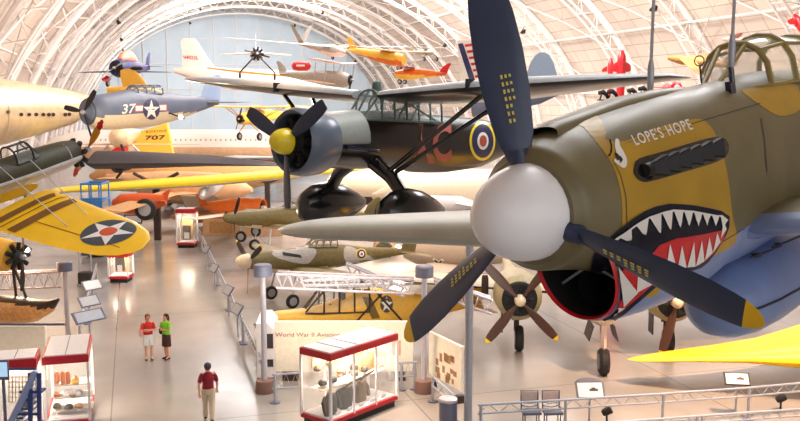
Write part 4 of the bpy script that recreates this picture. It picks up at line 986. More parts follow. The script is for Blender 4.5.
fn = M().prism([P(138, 168, 78), P(134, 133, 78), P(167, 123, 78), P(176, 168, 78)], (0, .5, 0))
fn.v = [tuple((W(t).inverted() @ Vector(v))) for v in fn.v]; fno = fn.build('fin', YELL2, t, smooth=False, bevel=.05)
M().prism([W(t).inverted() @ P(x, y, 78.1) for x, y in ((127, 138), (134, 133), (138, 168), (128, 168))], (0, -.45, 0)).build('rudder', CREAM, t, smooth=False)
SB = Surf(t, [fno]); decal('fin_lettering', [text2d('BOEING', (146, 133), (20, -1.5), (.6, -2.2), 1.3, .0), text2d('707', (145, 140), (20, -.5), (.6, -4.4), 1.0, .02)], SB.pix, BROWN, fno, 3, .03)
# dark wing carried on Y columns
def ycol(base, top, label):
    t = empty('y_column', label, 'column', base)
    h = top-base.z
    M().box((0, 0, h*.45), (.42, .42, h*.9), bevel if False else None).build('column_shaft', DKBROWN, t, bevel=.03)
    bars('column_arm', [[(0, 0, h*.82), (-1.5, 0, h)], [(0, 0, h*.82), (1.5, 0, h)]], .12, DKBROWN, t)
    return t
b1 = F(158, 240); tz = P(158, 173, b1.y).z
ycol(b1, tz, 'dark steel Y-shaped column under the black wing beside the aisle')
b2 = F(268, 216); tz2 = P(268, 176, b2.y).z
ycol(b2, tz2, 'dark steel Y-shaped column behind the yellow glider wing, further back')
t = posed('black_wing_aircraft', 'long black aircraft wing resting across the dark steel columns', 'aircraft', P(95, 166, 63.5), 90, 0, 0)
wo = wingmesh([(1.2, 0, .1, 3.2, .46), (1.1, -3, .12, 3.1, .44), (.9, -8, .1, 2.6, .34), (.5, -12, -.05, 1.8, .22), (.2, -14, -.2, .8, .1)]).build('wing', mat('black_blue_wing', s(30, 27, 36), .6), t)
wo.location = (0, 0, .2); M().lathe([(-1.5, .1), (-1, .5), (1.4, .5), (1.6, .3)], (1.2, -1.5, 0), n=18).build('engine_nacelle', BLACKM, t)
for k in range(3):
    b_ = blade_mesh(1.6, .22, .1, 30, 15, (BLACKM,), .93, t, R(20)+k*2*math.pi/3); b_.location = (2.9, -1.5, 0)
# red-nosed racer in front of it
t = posed('silver_racer', 'small silver aircraft with a red-banded round nose above the black wing', 'aircraft', P(118, 138, 70), -92, 0, 0)
fuselage([(.3, .2, 0, .2, .2), (0, .75, 0, .75, .75), (-.8, .85, 0, .85, .85), (-5, .2, .2, .3, .3)], COPPER, t); radial_engine(t, .1, 0, .6)
fuselage([(.1, .5, -1.0, .2, .25), (-.6, .6, -1.0, .3, .3), (-1.5, .3, -.9, .2, .2)], RED, t, 'chin_scoop'); wings(t, -.6, -.55, 6.2, 1.6, .9, PEACH, dih=0, th=.1)
for sd in (-1, 1): gearleg(t, (-.5, sd*1.0, -.6), (-.4, sd*1.9, -1.9), .35, ALU, .2, .08)
# long yellow glider wing
t = posed('long_wing_glider', 'glider with a very long yellow and silver wing crossing the middle distance', 'aircraft', P(205, 181, 58), -92, -14, 4.5); t.scale = (1.32, 1.32, 1.32)
for sd in (-1, 1):
    wingmesh([(.6, 0, 0, 1.5, .28), (.55, sd*3, .02, 1.45, .26), (.4, sd*6, .05, 1.1, .22), (.3, sd*7.6, .06, .8, .16), (.1, sd*7.9, .06, .3, .1)], mi=0, mi2=1).build('wing', [mat('wing_lemon', s(232, 208, 40), .4, coat=.2), ALU], t)
fuselage([(1.0, .1, -.5, .1, .1), (.5, .3, -.5, .3, .3), (-2, .25, -1.0, .3, .25), (-5, .06, -1.4, .1, .1)], SILVER, t)
# blue scissor lift cage
bl_ = P(96, 214, 54); t = empty('work_lift', 'blue caged work lift platform standing beyond the yellow star wing', 'lift', (bl_.x, bl_.y, 0))
hz = P(96, 183, 54).z; hz2 = P(96, 216, 54).z
M().box((0, 0, .35), (1.3, 2.0, .5)).build('lift_base', BOXG, t, bevel=.03)
m2 = M()
for k in range(5):
    a = .6+(hz2-.6)*k/5; b_ = .6+(hz2-.6)*(k+1)/5
    for sd in (-.4, .4): m2.tube([(sd, -.7, a), (sd, .7, b_)], .05, 5); m2.tube([(sd, .7, a), (sd, -.7, b_)], .05, 5)
m2.build('scissor_arms', CYAN, t)
cg = M()
for z in (hz2, (hz+hz2)/2, hz): 
    c_ = [(-.6, -.7, z), (.6, -.7, z), (.6, .7, z), (-.6, .7, z), (-.6, -.7, z)]
    cg.tube(c_, .07 if z == hz else .04, 6)
for x, y in ((-.6, -.7), (.6, -.7), (.6, .7), (-.6, .7), (0, -.7), (0, .7)): cg.tube([(x, y, hz2), (x, y, hz)], .05, 6)
cg.build('cage_rails', CYAN, t); M().box((0, -.68, hz2+(hz-hz2)*.3), (1.15, .03, (hz-hz2)*.55)).box((0, 0, hz2), (1.2, 1.4, .06)).build('cage_panel', CYAN, t)
# orange aircraft pieces in the middle distance
t = posed('orange_seaplane', 'deep orange aircraft hull with black tyre beyond the yellow star wing', 'aircraft', P(113, 203, 52.5), 176, 0, 0)
fuselage([(0, .2, 0, .2, .2), (-.5, .6, 0, .55, .6), (-1.8, .65, 0, .6, .65), (-3.2, .2, .2, .3, .3)], DORANGE, t)
wingmesh([(-1, -5, .1, 1.6, .14), (-1, 5, .1, 1.6, .14)]).build('wing', WOOD, t); wheel(t, (-2.4, 1.3, -.2), .62, .3); bars('axle', [[(-2.4, 1.3, -.2), (-2.4, .3, 0)]], .05, BLACKM, t); tailset(t, -3.2, .2, 1.4, .5, .6, DORANGE)
t = posed('orange_cowled_aircraft', 'bright orange aircraft with an open dark engine cowl behind the camouflaged fighters', 'aircraft', P(263, 208, 58), -14, 2, 0)
fuselage([(-.6, .62, 0, .64, .64), (-1.2, .68, 0, .7, .72), (-2.4, .6, 0, .62, .66), (-3.6, .3, .1, .35, .35), (-4.4, .05, .2, .1, .1)], [ORANGE, DKBROWN], t, split=lambda x: -.45)
M().lathe([(-.6, .66), (-.2, .70), (.05, .62), (.0, .52), (-.3, .55)], n=24, caps=False).build('engine_cowl', ORANGE, t); M().lathe([(-.4, .56), (-.5, .05)], n=20).build('firewall', BLACKM, t); radial_engine(t, -.15, 0, .45); M().lathe([(-.1, .15), (.15, .15), (.25, .05)], n=12).build('propeller_hub', WHITE, t)
wings(t, -1.6, -.35, 5, 1.9, 1.2, CREAM, dih=3, th=.14); tailset(t, -4.4, .2, 2, .6, .7, ORANGE)
gearleg(t, (-1.2, 1.0, -.4), (-1.1, 1.2, -1.7), .36); gearleg(t, (-1.2, -1.0, -.4), (-1.1, -1.2, -1.7), .36)
t = posed('numbered_wing_aircraft', 'cream aircraft wing numbered 29 leaning beside the dark column', 'aircraft', P(186, 206, 64), 175, 0, 18)
wo = wingmesh([(0, -2.5, -.3, 4.0, .06), (0, 0, 0, 3.6, .06), (-.3, 2.2, .3, 2.4, .05)]).build('wing', CREAM, t)
fuselage([(1, .1, -.8, .1, .1), (0, .5, -.8, .5, .5), (-4, .2, -.6, .3, .3)], mat('skeleton_rust', s(196, 128, 92), .6), t)
flat_text('wing_number', '29', (-1.2, -.8, .17), (-.9, 0, 0), (0, 1.0, .12), INK, wo)
# pale and peach aircraft masses in the middle distance
for (nm, lab, px, py, Y, h, L, rr_, mm, wx, m3) in (
    ('transport_aircraft', 'cream transport aircraft with silver wing crossing behind the black aircraft spats', 330, 186, 74, 172, 30, 1.5, CREAM, -8, ALU),
    ('peach_fighter', 'peach aircraft with smooth fuselage behind the orange cowled one', 252, 190, 72, -20, 14, 1.3, PEACH, -4, PEACH),
    ('silver_transport', 'pale cream aircraft visible between the black fuselage and the white spinner', 372, 196, 62, 180, 16, 1.2, CREAM, -5, LM),
    ('amber_aircraft', 'amber and cream aircraft parked far back at the left of the aisle', 90, 176, 82, 178, 22, 1.4, WOOD, -7, PEACH)):
    t = posed(nm, lab, 'aircraft', P(px, py, Y), h, 0, 0)
    fuselage([(0, rr_*.15, 0, rr_*.15, rr_*.15), (-1, rr_*.6, 0, rr_*.6, rr_*.6), (-3, rr_, 0, rr_, rr_), (-L*.6, rr_, 0, rr_, rr_), (-L, rr_*.15, rr_*.5, rr_*.2, rr_*.2)], [mm, DKBROWN if nm == 'transport_aircraft' else mm], t, n=26, split=lambda x, r_=rr_: -.6*r_)
    wings(t, wx, -rr_*.3, min(L*.42, 6.0), 3.4, 1.6, m3, dih=3, th=.12, sweep=1.0); tailset(t, -L, rr_*.5, L*.25, 2.0, 2.6, mm)
    for sd in (-1, 1):
        z = t.location.z; gearleg(t, (wx-1, sd*2, -rr_*.4), (wx-.8, sd*2.1, -z+.45), .45, DKBROWN, .3, .1)
    M().lathe([(-3, .2), (-2, .55), (0, .6), (.3, .45)], (wx+1, L*.12, -rr_*.3), n=18).build('engine_nacelle', m3, t)
# peach fighter with round dark cowling, and German-crossed grey one
t = posed('peach_nosed_fighter', 'pale peach aircraft with a dark round cowling below the long pale wing', 'aircraft', P(384, 251, 53), -92, 0, 0)
fuselage([(-.1, .58, 0, .58, .58), (-.5, .7, 0, .7, .7), (-2, .75, 0, .8, .8), (-6, .2, .2, .3, .3)], PEACH, t); M().lathe([(-.1, .56), (.02, .52), (-.02, .1)], n=22).build('cowl_opening', DKOLIVE, t); radial_engine(t, .0, 0, .42, m=DKOLIVE)
wings(t, -.8, -.5, 3.2, 1.8, 1.1, mat('peach_tan', s(206, 164, 128), .5), dih=4, th=.14)
for sd in (-1, 1): gearleg(t, (-.8, sd*1.2, -.5), (-.6, sd*1.3, -1.35), .34)
t = posed('grey_cross_aircraft', 'grey-tan aircraft with a black and white cross on its side', 'aircraft', P(404, 252, 47), 172, 0, 0)
gf = fuselage([(0, .3, 0, .3, .3), (-.6, .55, 0, .6, .6), (-2.5, .62, 0, .85, .75), (-5, .5, .1, .6, .6), (-8, .15, .3, .3, .2)], mat('grey_tan', s(176, 160, 144), .5), t)
tailset(t, -8, .3, 3, 1, 1.3, GREYP); wings(t, -1.2, -.55, 4.8, 1.8, 1.1, mat('grey_tan', None), dih=5, th=.12)
for sd in (-1, 1): gearleg(t, (-1.2, sd*1.2, -.5), (-1.0, sd*1.3, -1.6), .32)
SG = Surf(t, [gf]); decal('cross_white', [[(x, y) for x, y in zip((432.5, 434.5, 439, 442, 444.5, 441.5, 444, 441.5, 438, 434.5, 433, 435.5), (259, 257.5, 261, 258, 260, 263.5, 267, 268.5, 265, 268, 266, 263))]], SG.pix, WHITE, gf, 2, .02)
decal('cross_black', [[(434, 260), (435, 259), (438.7, 262), (441.5, 260), (442.5, 261), (440, 263.5), (442.3, 266.3), (441.3, 267), (438, 264.3), (435, 266.8), (434.2, 265.8), (436.8, 263.2)]], SG.pix, BLACKM, gf, 2, .03)
bars('antenna', [[(-3.2, .0, .7), (-3.2, 0, 2.0)]], .04, DKBROWN, t)

t = posed('yellow_amphibian', 'yellow aircraft tail and canopy just behind the blue-grey fighter cockpit', 'aircraft', P(168, 96, 56), 8, 0, 0)
fuselage([(0, .2, 0, .2, .2), (-.8, .5, 0, .45, .5), (-2.2, .5, .1, .5, .5), (-3.6, .2, .3, .25, .2)], YELL2, t)
wingmesh([(-.9, 0, .2, 1.7, .1), (-1.5, 0, 1.1, 1.3, .1), (-1.9, 0, 1.55, .9, .08), (-2.1, 0, 1.65, .4, .06)], True).build('fin', YELL2, t)
M().lathe([(-.3, .05), (-.1, .12), (.3, .12), (.45, .04)], (-1.9, 0, 1.68), n=12).build('fin_cap', BLACKM, t)
# ================================================================== things on the hangar floor
def barrier(a, b, label, h=.95, h2=.70, n=None, lean=0, posts=(True, True)):
    a, b = Vector((a.x, a.y, 0)), Vector((b.x, b.y, 0)); d = b-a; L = d.length
    t = empty('barrier_rail', label, 'barrier', a, (0, 0, math.atan2(d.y, d.x)), 'truss barriers around the aircraft')
    M().tube([(0, 0, h), (L, 0, h)], .035, 8).build('top_rail', STEEL, t)
    M().tube([(0, 0, h2), (L, 0, h2)], .03, 8).build('lower_rail', STEEL, t)
    n = n or max(3, int(L/.5)); z = M()
    for k in range(n):
        x0, x1 = L*k/n, L*(k+1)/n; z.tube([(x0, 0, h2), ((x0+x1)/2, 0, h), (x1, 0, h2)], .014, 5)
    z.build('zigzag_web', STEEL, t)
    for x, on in zip((.08, L-.08), posts):
        if on:
            p_ = M().tube([(x, 0, .03), (x, 0, h)], .045, 8).build('post', STEEL, t)
            M().lathe([(0, .16), (.03, .16), (.04, .06)], (x, 0, 0), 'z', 14).build('post_foot', BOXG, p_)
    return t
def placard(loc, rz, w_, h_, label, name='information_placard', fm=BOXG, tilt=55, arch_=False, marks=True, leg=True, face=CASEW):
    t = empty(name, label, 'sign', loc, (0, 0, rz)); Q = Matrix.Rotation(R(tilt), 3, 'X')
    fr = M().box((0, 0, 0), (w_, h_, .04), Q)
    if arch_: fr.prism([Q @ Vector((w_*.5*x, h_*.5+y*h_, -.02)) for x, y in ((-1, -.05), (-.8, .12), (-.4, .2), (0, .22), (.4, .2), (.8, .12), (1, -.05))], Q @ Vector((0, 0, .04)))
    fr.build('frame', fm, t, smooth=False, bevel=.006)
    M().box(Q @ Vector((0, -.01*h_, .026)), (w_*.86, h_*.82, .008), Q).build('sign_face', face, t, smooth=False)
    if marks:
        mk = M()
        mk.box(Q @ Vector((w_*.12, -h_*.02, .033)), (w_*.30, h_*.14, .004), Q).box(Q @ Vector((w_*.12, h_*.08, .033)), (w_*.14, h_*.08, .004), Q)
        mk.build('printed_picture', INK, t, smooth=False)
    if leg: M().tube([(0, 0, -.02), (0, .02, -max(.2, loc[2]-.02))], .03, 8).build('sign_post', STEEL, t)
    return t
# bottom right: long truss barrier with seats and signs
Z1 = .95
pts = [F(478, 405, Z1), F(563, 400, Z1), F(661, 394, Z1), F(747, 388, Z1), F(835, 380, Z1)]
labs = ['grey truss barrier at bottom centre, right of the bin', 'grey truss barrier holding the arched sign below the brown propeller', 'grey truss barrier in front of the yellow wing tip', 'grey truss barrier at the far right under the yellow flying wing']
for k in range(4): barrier(pts[k], pts[k+1], labs[k], posts=(True, k == 3))
q0, q1, q2 = F(592, 424, .5), F(700, 416, .5), F(830, 407, .5)
barrier(q0, q1, 'low grey barrier at the bottom edge, nearest the camera, left part', .5, .3); barrier(q1, q2, 'low grey barrier at the bottom edge, nearest the camera, right part', .5, .3)
placard(F(590, 390, 1.12), R(2), .82, .52, 'arched grey-blue sign with a small aircraft picture on the front barrier', arch_=True, tilt=50)
placard(F(737, 379, 1.1), R(-8), .74, .42, 'white sign panel tilted on the barrier before the yellow flying wing', fm=BLACKM, tilt=45)
for k, (px, py, lb) in enumerate(((607, 412, 'small black floor spotlight under the barrier, left one by the arched sign'), (781, 399, 'small black floor spotlight under the barrier, at the far right'))):
    p_ = F(px, py, .35); t = empty('floor_spotlight', lb, 'spotlight', (p_.x, p_.y, 0))
    M().tube([(0, 0, 0), (0, 0, .3)], .03, 6).build('stand', BLACKM, t); M().lathe([(-.16, .07), (-.1, .11), (.12, .13), (.14, .09)], (0, 0, .38), Matrix.Rotation(R(-30), 3, 'Y'), 12).build('lamp_head', BLACKM, t)
# wire seats
for k, (px, lb) in enumerate(((531, 'grey metal frame seat, left one of the two by the barrier'), (552.5, 'grey metal frame seat, right one of the two by the barrier'))):
    p_ = F(px, 411, .48); t = empty('waiting_seat', lb, 'chair', (p_.x, p_.y, 0), (0, 0, R(4)), 'pair of metal seats')
    M().box((0, 0, .46), (.54, .42, .08)).build('seat', BOXG, t, bevel=.012)
    fr = M(); fr.tube([(-.24, .18, .46), (-.25, .26, 1.0), (.25, .26, 1.0), (.24, .18, .46)], .022, 8); fr.tube([(-.24, .19, .60), (-.14, .2, .55), (0, .2, .53), (.14, .2, .55), (.24, .19, .60)], .016, 6)
    fr.tube([(-.24, .2, .68), (0, .21, .63), (.24, .2, .68)], .012, 6); fr.build('backrest_frame', BOXG, t)
    M().box((0, .245, .83), (.46, .01, .28)).build('backrest', mat('seat_pink_mesh', s(206, 186, 180), .6), t)
    for sx in (-.2, .2):
        for sy in (-.15, .15): M().tube([(sx, sy, 0), (sx, sy, .44)], .018, 6).build('leg', BOXG, t)
# poles with boxes and the trusses between them
def pole(base, ztop, label, box=True, r_=.09, drum=True, boxm=BOXG):
    t = empty('lamp_pole', label, 'pole', (base.x, base.y, 0))
    M().tube([(0, 0, .05), (0, 0, ztop)], r_, 14).build('pole_shaft', STEEL if r_ > .1 else LILAC, t)
    if drum: M().lathe([(0, .30), (.02, .31), (.40, .29), (.42, .2)], (0, 0, 0), 'z', 22).build('base_drum', mat('drum_brown', s(128, 98, 88), .6), t)
    if box: M().lathe([(ztop-.05, .18), (ztop-.03, .29), (ztop+.30, .29), (ztop+.34, .25)], (0, 0, 0), 'z', 22).build('top_canister', boxm, t)
    return t
pA = F(265, 392); pole(pA, P(262, 275, pA.y).z, 'pale pole with slate canister on top, beside the right edge of the aisle')
pB = F(424, 392); pole(pB, P(422, 276, pB.y).z, 'pale pole with slate canister on top, left of the lower propeller blade')
pC = F(68, 338); pole(pC, P(64, 270, pC.y).z, 'pale pole with slate canister under the yellow star wing', drum=False)
pD = F(468, 430); pole(pD, P(465, 245, pD.y).z, 'thick blue-grey pole rising behind the lower propeller blade', box=False, r_=.115, drum=False)
M().lathe([(0, .3), (.25, .3), (.3, .14)], (0, 0, 0), 'z', 20)
def truss(a, b, label, dz=.45, dy=.4, n=12):
    t = empty('lighting_truss', label, 'truss', a); d = b-a; mb = M()
    off = Vector((0, dy, 0)); dn = Vector((0, 0, -dz))
    for o_ in (Vector((0, 0, 0)), off, dn): mb.tube([o_, d+o_], .042, 8)
    mb.build('chord_tubes', LILAC, t); z = M()
    for k in range(n):
        p0, p1, pm = d*(k/n), d*((k+1)/n), d*((k+.5)/n)
        z.tube([p0, pm+dn, p1], .028, 5); z.tube([p0+off, pm+dn, p1+off], .022, 5); z.tube([p0, p1+off], .02, 4)
    z.build('web_tubes', LILAC, t); return t
za = P(266, 274, pA.y); zb = P(424, 280, pB.y)
truss(za+Vector((.32, 0, 0)), zb-Vector((.32, 0, 0)), 'pale lighting truss spanning between the two canister poles')
truss(zb+Vector((.32, 0, 0)), P(492, 300, 27.5), 'short pale truss from the canister pole towards the lower blade', n=5)
truss(P(-40, 276, pC.y), P(60, 272, pC.y), 'pale lighting truss at the left edge over the seaplane float', dz=.6, n=9)
truss(P(346, 264, 30.6), P(404, 288, 30.2), 'short pale truss angled across the long lighting truss', dz=.3, dy=.3, n=5)
# bin
p_ = F(448, 428); t = empty('waste_bin', 'slate cylindrical waste bin with a steel lid at the bottom centre', 'bin', p_)
M().lathe([(0, .24), (.02, .26), (.78, .26), (.8, .25)], (0, 0, 0), 'z', 26).build('bin_body', BOXG, t)
M().lathe([(.8, .265), (.88, .265), (.9, .22), (.86, .14)], (0, 0, 0), 'z', 26).build('bin_lid', ALU, t)

# right-hand aisle barrier, running along the hangar axis
e0, e1 = F(196, 236), F(263, 388)
names = ['aisle barrier on the right, nearest section beside the pole', 'aisle barrier on the right, second section from the pole', 'aisle barrier on the right, third section from the pole', 'aisle barrier on the right, fourth section from the pole', 'aisle barrier on the right, fifth section from the pole', 'aisle barrier on the right, farthest section']
for k in range(6):
    a = e1.lerp(e0, k/6); b = e1.lerp(e0, (k+1)/6-.004); barrier(a, b, names[k])
for k, (px, py, lb) in enumerate(((206, 249, 'small tilted placard on the right aisle barrier, farthest of four'), (214, 268, 'small tilted placard on the right aisle barrier, second farthest'), (228, 290, 'small tilted placard on the right aisle barrier, before the fighters'), (237, 309, 'largest tilted placard on the right aisle barrier, nearest the white box'))):
    placard(F(px, py, 1.15), R(-60), .9, .45, lb, fm=BOXG, marks=False, face=STEEL)
for k, (px, py, lb) in enumerate(((92, 285, 'small tilted placard on the left of the aisle, farthest'), (89, 301, 'tilted placard on the left of the aisle, middle one'), (89, 316, 'large dark-sided tilted placard on the left of the aisle, nearest'))):
    placard(F(px, py, 1.2), R(52), .9 if k < 2 else 1.3, .5, lb, fm=BOXG, marks=False, tilt=50, face=STEEL)
l0, l1 = F(97, 282), F(80, 352)
for k in range(3): barrier(l0.lerp(l1, k/3), l0.lerp(l1, (k+1)/3-.01), ('left aisle barrier, farthest section', 'left aisle barrier, middle section', 'left aisle barrier, nearest section by the red-topped case')[k])

# white picture panels
a, b = F(276, 386), F(413, 384); yy = 29.3
zt, zb_ = P(276, 321, yy).z, P(276, 371, yy).z; xa, xb = P(275, 340, yy).x, P(413, 340, yy).x
t = empty('title_panel', 'large warm white panel titled World War II Aviation behind the glass case', 'panel', ((xa+xb)/2, yy, 0)); hw = (xb-xa)/2
M().box((0, 0, (zt+zb_)/2), (2*hw, .12, zt-zb_)).build('panel_board', PANEL, t, bevel=.01)
for x in (-hw+.5, 0, hw-.5): M().box((x, 0, zb_/2), (.5, .3, zb_)).build('panel_foot', DKBROWN, t)
flat_text('title_lettering', 'World War II Aviation', (-hw+.02, -.062, zt-.52), (2.15, 0, 0), (0, 0, .14), REDT, t, .004)
pic = M(); random.seed(3)
for k, (x, z, w_, h_) in enumerate(((-.95, -.85, .16, .16), (-1.15, -.85, .12, .1), (-1.05, -1.0, .4, .12), (.2, -.7, .3, .3), (.6, -.8, .3, .4), (1.3, -.6, .35, .35), (1.75, -.9, .3, .5), (1.2, -1.1, .5, .2))):
    pic.box((x, -.064, zt+z), (w_, .006, h_))
pic.build('faded_prints', mat('faded_print', s(222, 176, 150), .6), t, smooth=False)
area('panel_fill_light', ((xa+xb)/2-.8, yy-2.6, 4.0), ((xa+xb)/2-.6, yy, 1.4), 3.5, .4, 60, (1, .9, .74))  # added fill without a fixture, makes the title panel glow warm white
# white box with dark photographs, left end of the panel
p_ = F(262, 383); zt2 = P(262, 312, p_.y+.4).z
t = empty('display_plinth', 'white slanted box with dark photographs at the left end of the title panel', 'display', (-4.56, 30.3, 0), (0, 0, R(4)))
M().prism([(-.3, -1.1, .1), (.3, -1.1, .1), (.3, -1.1, 1.7), (.1, -1.1, 1.95), (-.3, -1.1, 1.95)], (0, 2.0, 0)).build('plinth_body', CASEW, t, bevel=.01)
M().box((.1, -1.11, 1.35), (.32, .02, .5)).build('photograph', INK, t, smooth=False); M().box((.12, -1.11, .6), (.26, .02, .25)).build('photograph', INK, t, smooth=False); M().box((0, -1.0, .05), (.6, .2, .10)).build('kick_strip', INK, t, smooth=False)
M().box((-.31, -.1, .8), (.02, 1.7, 1.2)).build('side_panel', mat('side_grey', s(120, 112, 108), .6), t)
# receding picture panel on the right
a, b = F(430, 385), F(462, 404); d = b-a; t = empty('picture_panel', 'cream panel with scattered pictures receding behind the lower propeller blade', 'panel', a, (0, 0, math.atan2(d.y, d.x)))
hgt = P(430, 331, a.y).z; L = d.length
M().box((L/2, 0, hgt/2+.2), (L, .1, hgt-.4)).build('panel_board', PANEL, t, bevel=.01)
M().box((.15, 0, .12), (.2, .3, .24)).box((L-.15, 0, .12), (.2, .3, .24)).build('panel_foot', DKBROWN, t)
pk = M()
for k in range(16): 
    x = .2+random.random()*(L-.5); z = .5+random.random()*(hgt-1.0); pk.box((x, -.055, z), (.1+.15*random.random(), .012, .12+.16*random.random()))
area('panel_fill_light', (a.x+2.6, a.y-1.5, 4.2), (a.x+.5, a.y+.5, 1.2), 1.2, .4, 50, (1, .9, .74))  # another added fill, brightens the receding picture panel
pk.build('scattered_prints', mat('print_umber', s(170, 132, 96), .6), t, smooth=False)
barrier(F(432, 376, .8), F(455, 396, .8), 'truss barrier receding in front of the picture panel', .8, .5)
barrier(F(272, 378, .8), F(300, 376, .8), 'short truss barrier between the pole and the glass case', .9, .45, posts=(True, False))
barrier(F(399, 366, .8), F(417, 365, .8), 'short truss barrier right of the glass case', .9, .45)
# low white partition at left
p0, p1 = P(-30, 326, 29.3), P(60, 326, 29.3)
t = empty('partition_panel', 'low pale partition wall at the left below the tan float', 'partition', (p1.x-2.0, 29.3, 0)); zt = p0.z
M().box((-.1, 0, zt/2), (3.2, .1, zt)).build('panel_board', PANEL, t, bevel=.01)
M().tube([(-1.8, -.1, zt+.08), (2.2, -.1, zt+.08)], .04, 8).build('top_rail', BOXG, t)
t = empty('backdrop_board', 'long peach board standing under the camouflaged fighters at the far end of the aisle', 'board', F(243, 236))
M().box((0, 0, .6), (5.5, .12, 1.2)).build('board', PEACH, t, bevel=.02); M().box((.8, -.08, .62), (.5, .03, .16)).box((-1.5, -.08, .62), (1.6, .03, .8)).build('board_picture', WOOD, t, smooth=False)
for x in (-2.4, 2.4): M().tube([(x, .15, 0), (x, .15, 1.2)], .05, 6).build('board_post', DKBROWN, t)

# ---- glass display cases
def case(A, ex, ey, L, D, Hh, label, ribs=2, band=.20, top_m=CASEW, sidem=CASEO, base=True, lit=25, roofz=None):
    rz = math.atan2(ex.y, ex.x)
    t = empty('display_case', label, 'display case', (A.x, A.y, 0), (0, 0, rz))
    r_ = M(); r_.box((L/2, D/2, Hh-band/2), (L+.06, D+.06, band)); ro = r_.build('case_roof', [CASER], t, smooth=False, bevel=.01)
    M().box((L/2, D/2, Hh+.012), (L-.06, D-.06, .03)).build('roof_top', top_m, ro, smooth=False)
    hd = M()
    for k in range(1, int(L/.7)+1): hd.box((L*k/(int(L/.7)+1), D/2, Hh+.032), (.012, D-.1, .012))
    hd.build('roof_seams', INK, ro, smooth=False)
    if base:
        M().box((L/2, D/2, .27), (L+.04, D+.04, .14)).build('case_plinth', CASER, t, smooth=False, bevel=.01)
        M().box((L/2, D/2, .10), (L-.1, D-.1, .20)).build('plinth_kick', BLACKM, t, smooth=False)
    for k in range(ribs+2):
        x = L*k/(ribs+1); w_ = .07 if k in (0, ribs+1) else .05
        for y in (0, D): M().box((x, y, (Hh-band+.3)/2), (w_, w_, Hh-band-.3)).build('corner_post', CASEW, t, smooth=False, bevel=.005)
    gl = M()
    for y in (0, D): gl.box((L/2, y, (Hh-band+.34)/2), (L-.08, .012, Hh-band-.34))
    for x in (0, L): gl.box((x, D/2, (Hh-band+.34)/2), (.012, D-.08, Hh-band-.34))
    gl.build('glass_panes', CGLASS, t, smooth=False)
    M().box((L/2, D/2, .355), (L-.1, D-.1, .03)).build('case_deck', CASEW, t, smooth=False)
    M().box((L/2, D*.5, Hh-band-.02), (L*.9, .10, .03)).build('light_strip', CASEL, t, smooth=False)
    l = bpy.data.lights.new('case_light', 'AREA'); l.shape = 'RECTANGLE'; l.size = L*.8; l.size_y = .3; l.energy = lit*1.5; l.color = (1, .88, .7)
    lo_ = bpy.data.objects.new('case_light', l); COL.objects.link(lo_); lo_.parent = t; lo_.location = (L/2, D/2, Hh-band-.06)
    return t
A = F(331, 433); B = F(397, 406); A.z = B.z = 0; ex = (B-A).normalized(); ey = Vector((-ex.y, ex.x, 0)); L = (B-A).length; D = 1.17; HC = 2.28
cs_ = case(A, ex, ey, L, D, HC, 'large glass display case with a red roof edge, full of uniforms, bottom centre', 2, .2, lit=60)
def cw_(x, y, z): return Vector((A.x, A.y, 0))+ex*x+ey*y+Vector((0, 0, z))
rzc = math.atan2(ex.y, ex.x)
# case contents
def jacket(loc, m_, lb, rz=0, sc_=1.0):
    t = empty('flight_jacket', lb, 'jacket', loc, (0, 0, rz))
    b = M(); rr = []
    for (z, w_, d_) in ((0, .24, .12), (.15, .25, .14), (.35, .25, .14), (.5, .23, .12), (.6, .12, .09), (.66, .08, .07)): rr.append([Vector((w_*math.cos(a)*sc_, d_*math.sin(a)*sc_, z*sc_)) for a in [2*math.pi*k/18 for k in range(18)]])
    b.loft(rr).build('jacket_body', m_, t)
    for sd in (-1, 1): M().tube([(sd*.2*sc_, 0, .55*sc_), (sd*.3*sc_, -.02, .4*sc_), (sd*.3*sc_, -.08, .12*sc_)], [.075*sc_, .07*sc_, .055*sc_], 10).build('sleeve', m_, t)
    M().lathe([(0, .09), (.04, .1), (.06, .08)], (0, 0, .62*sc_), 'z', 14).build('collar', WOOD, t)
    return t
def helmet(loc, m_, lb, r_=.13):
    t = empty('flying_helmet', lb, 'helmet', loc)
    M().lathe([(0, r_*.9), (r_*.4, r_), (r_*.9, r_*.85), (r_*1.25, r_*.5), (r_*1.38, r_*.05)], (0, 0, 0), 'z', 16).build('helmet_shell', m_, t)
    M().lathe([(-r_*.5, r_*.5), (0, r_*.6), (r_*.1, r_*.4)], (0, 0, 0), 'z', 12).build('display_stand', CASEW, t)
    M().tube([(-r_*.7, -r_*.75, r_*.5), (0, -r_*1.08, r_*.55), (r_*.7, -r_*.75, r_*.5)], r_*.16, 6).build('goggles', BLACKM, t); return t
KH = mat('khaki_cloth', s(110, 92, 60), .8, noise=.2); DG = mat('dark_green_cloth', s(60, 56, 44), .8, noise=.2)
for (x, y, z, m_, lb, kk) in ((.35, .35, .37, DG, 'dark green jacket on the case floor, leftmost', 1.0), (1.05, .4, .37, DG, 'dark green jacket on the case floor, middle', 1.0), (1.75, .45, .37, KH, 'khaki jacket on the case floor, third along', .95), (2.4, .8, 1.0, WOOD, 'tan jacket standing high in the right end of the case', 1.05)):
    jacket(cw_(x, y, z), m_, lb+' of the large case', rzc, kk)
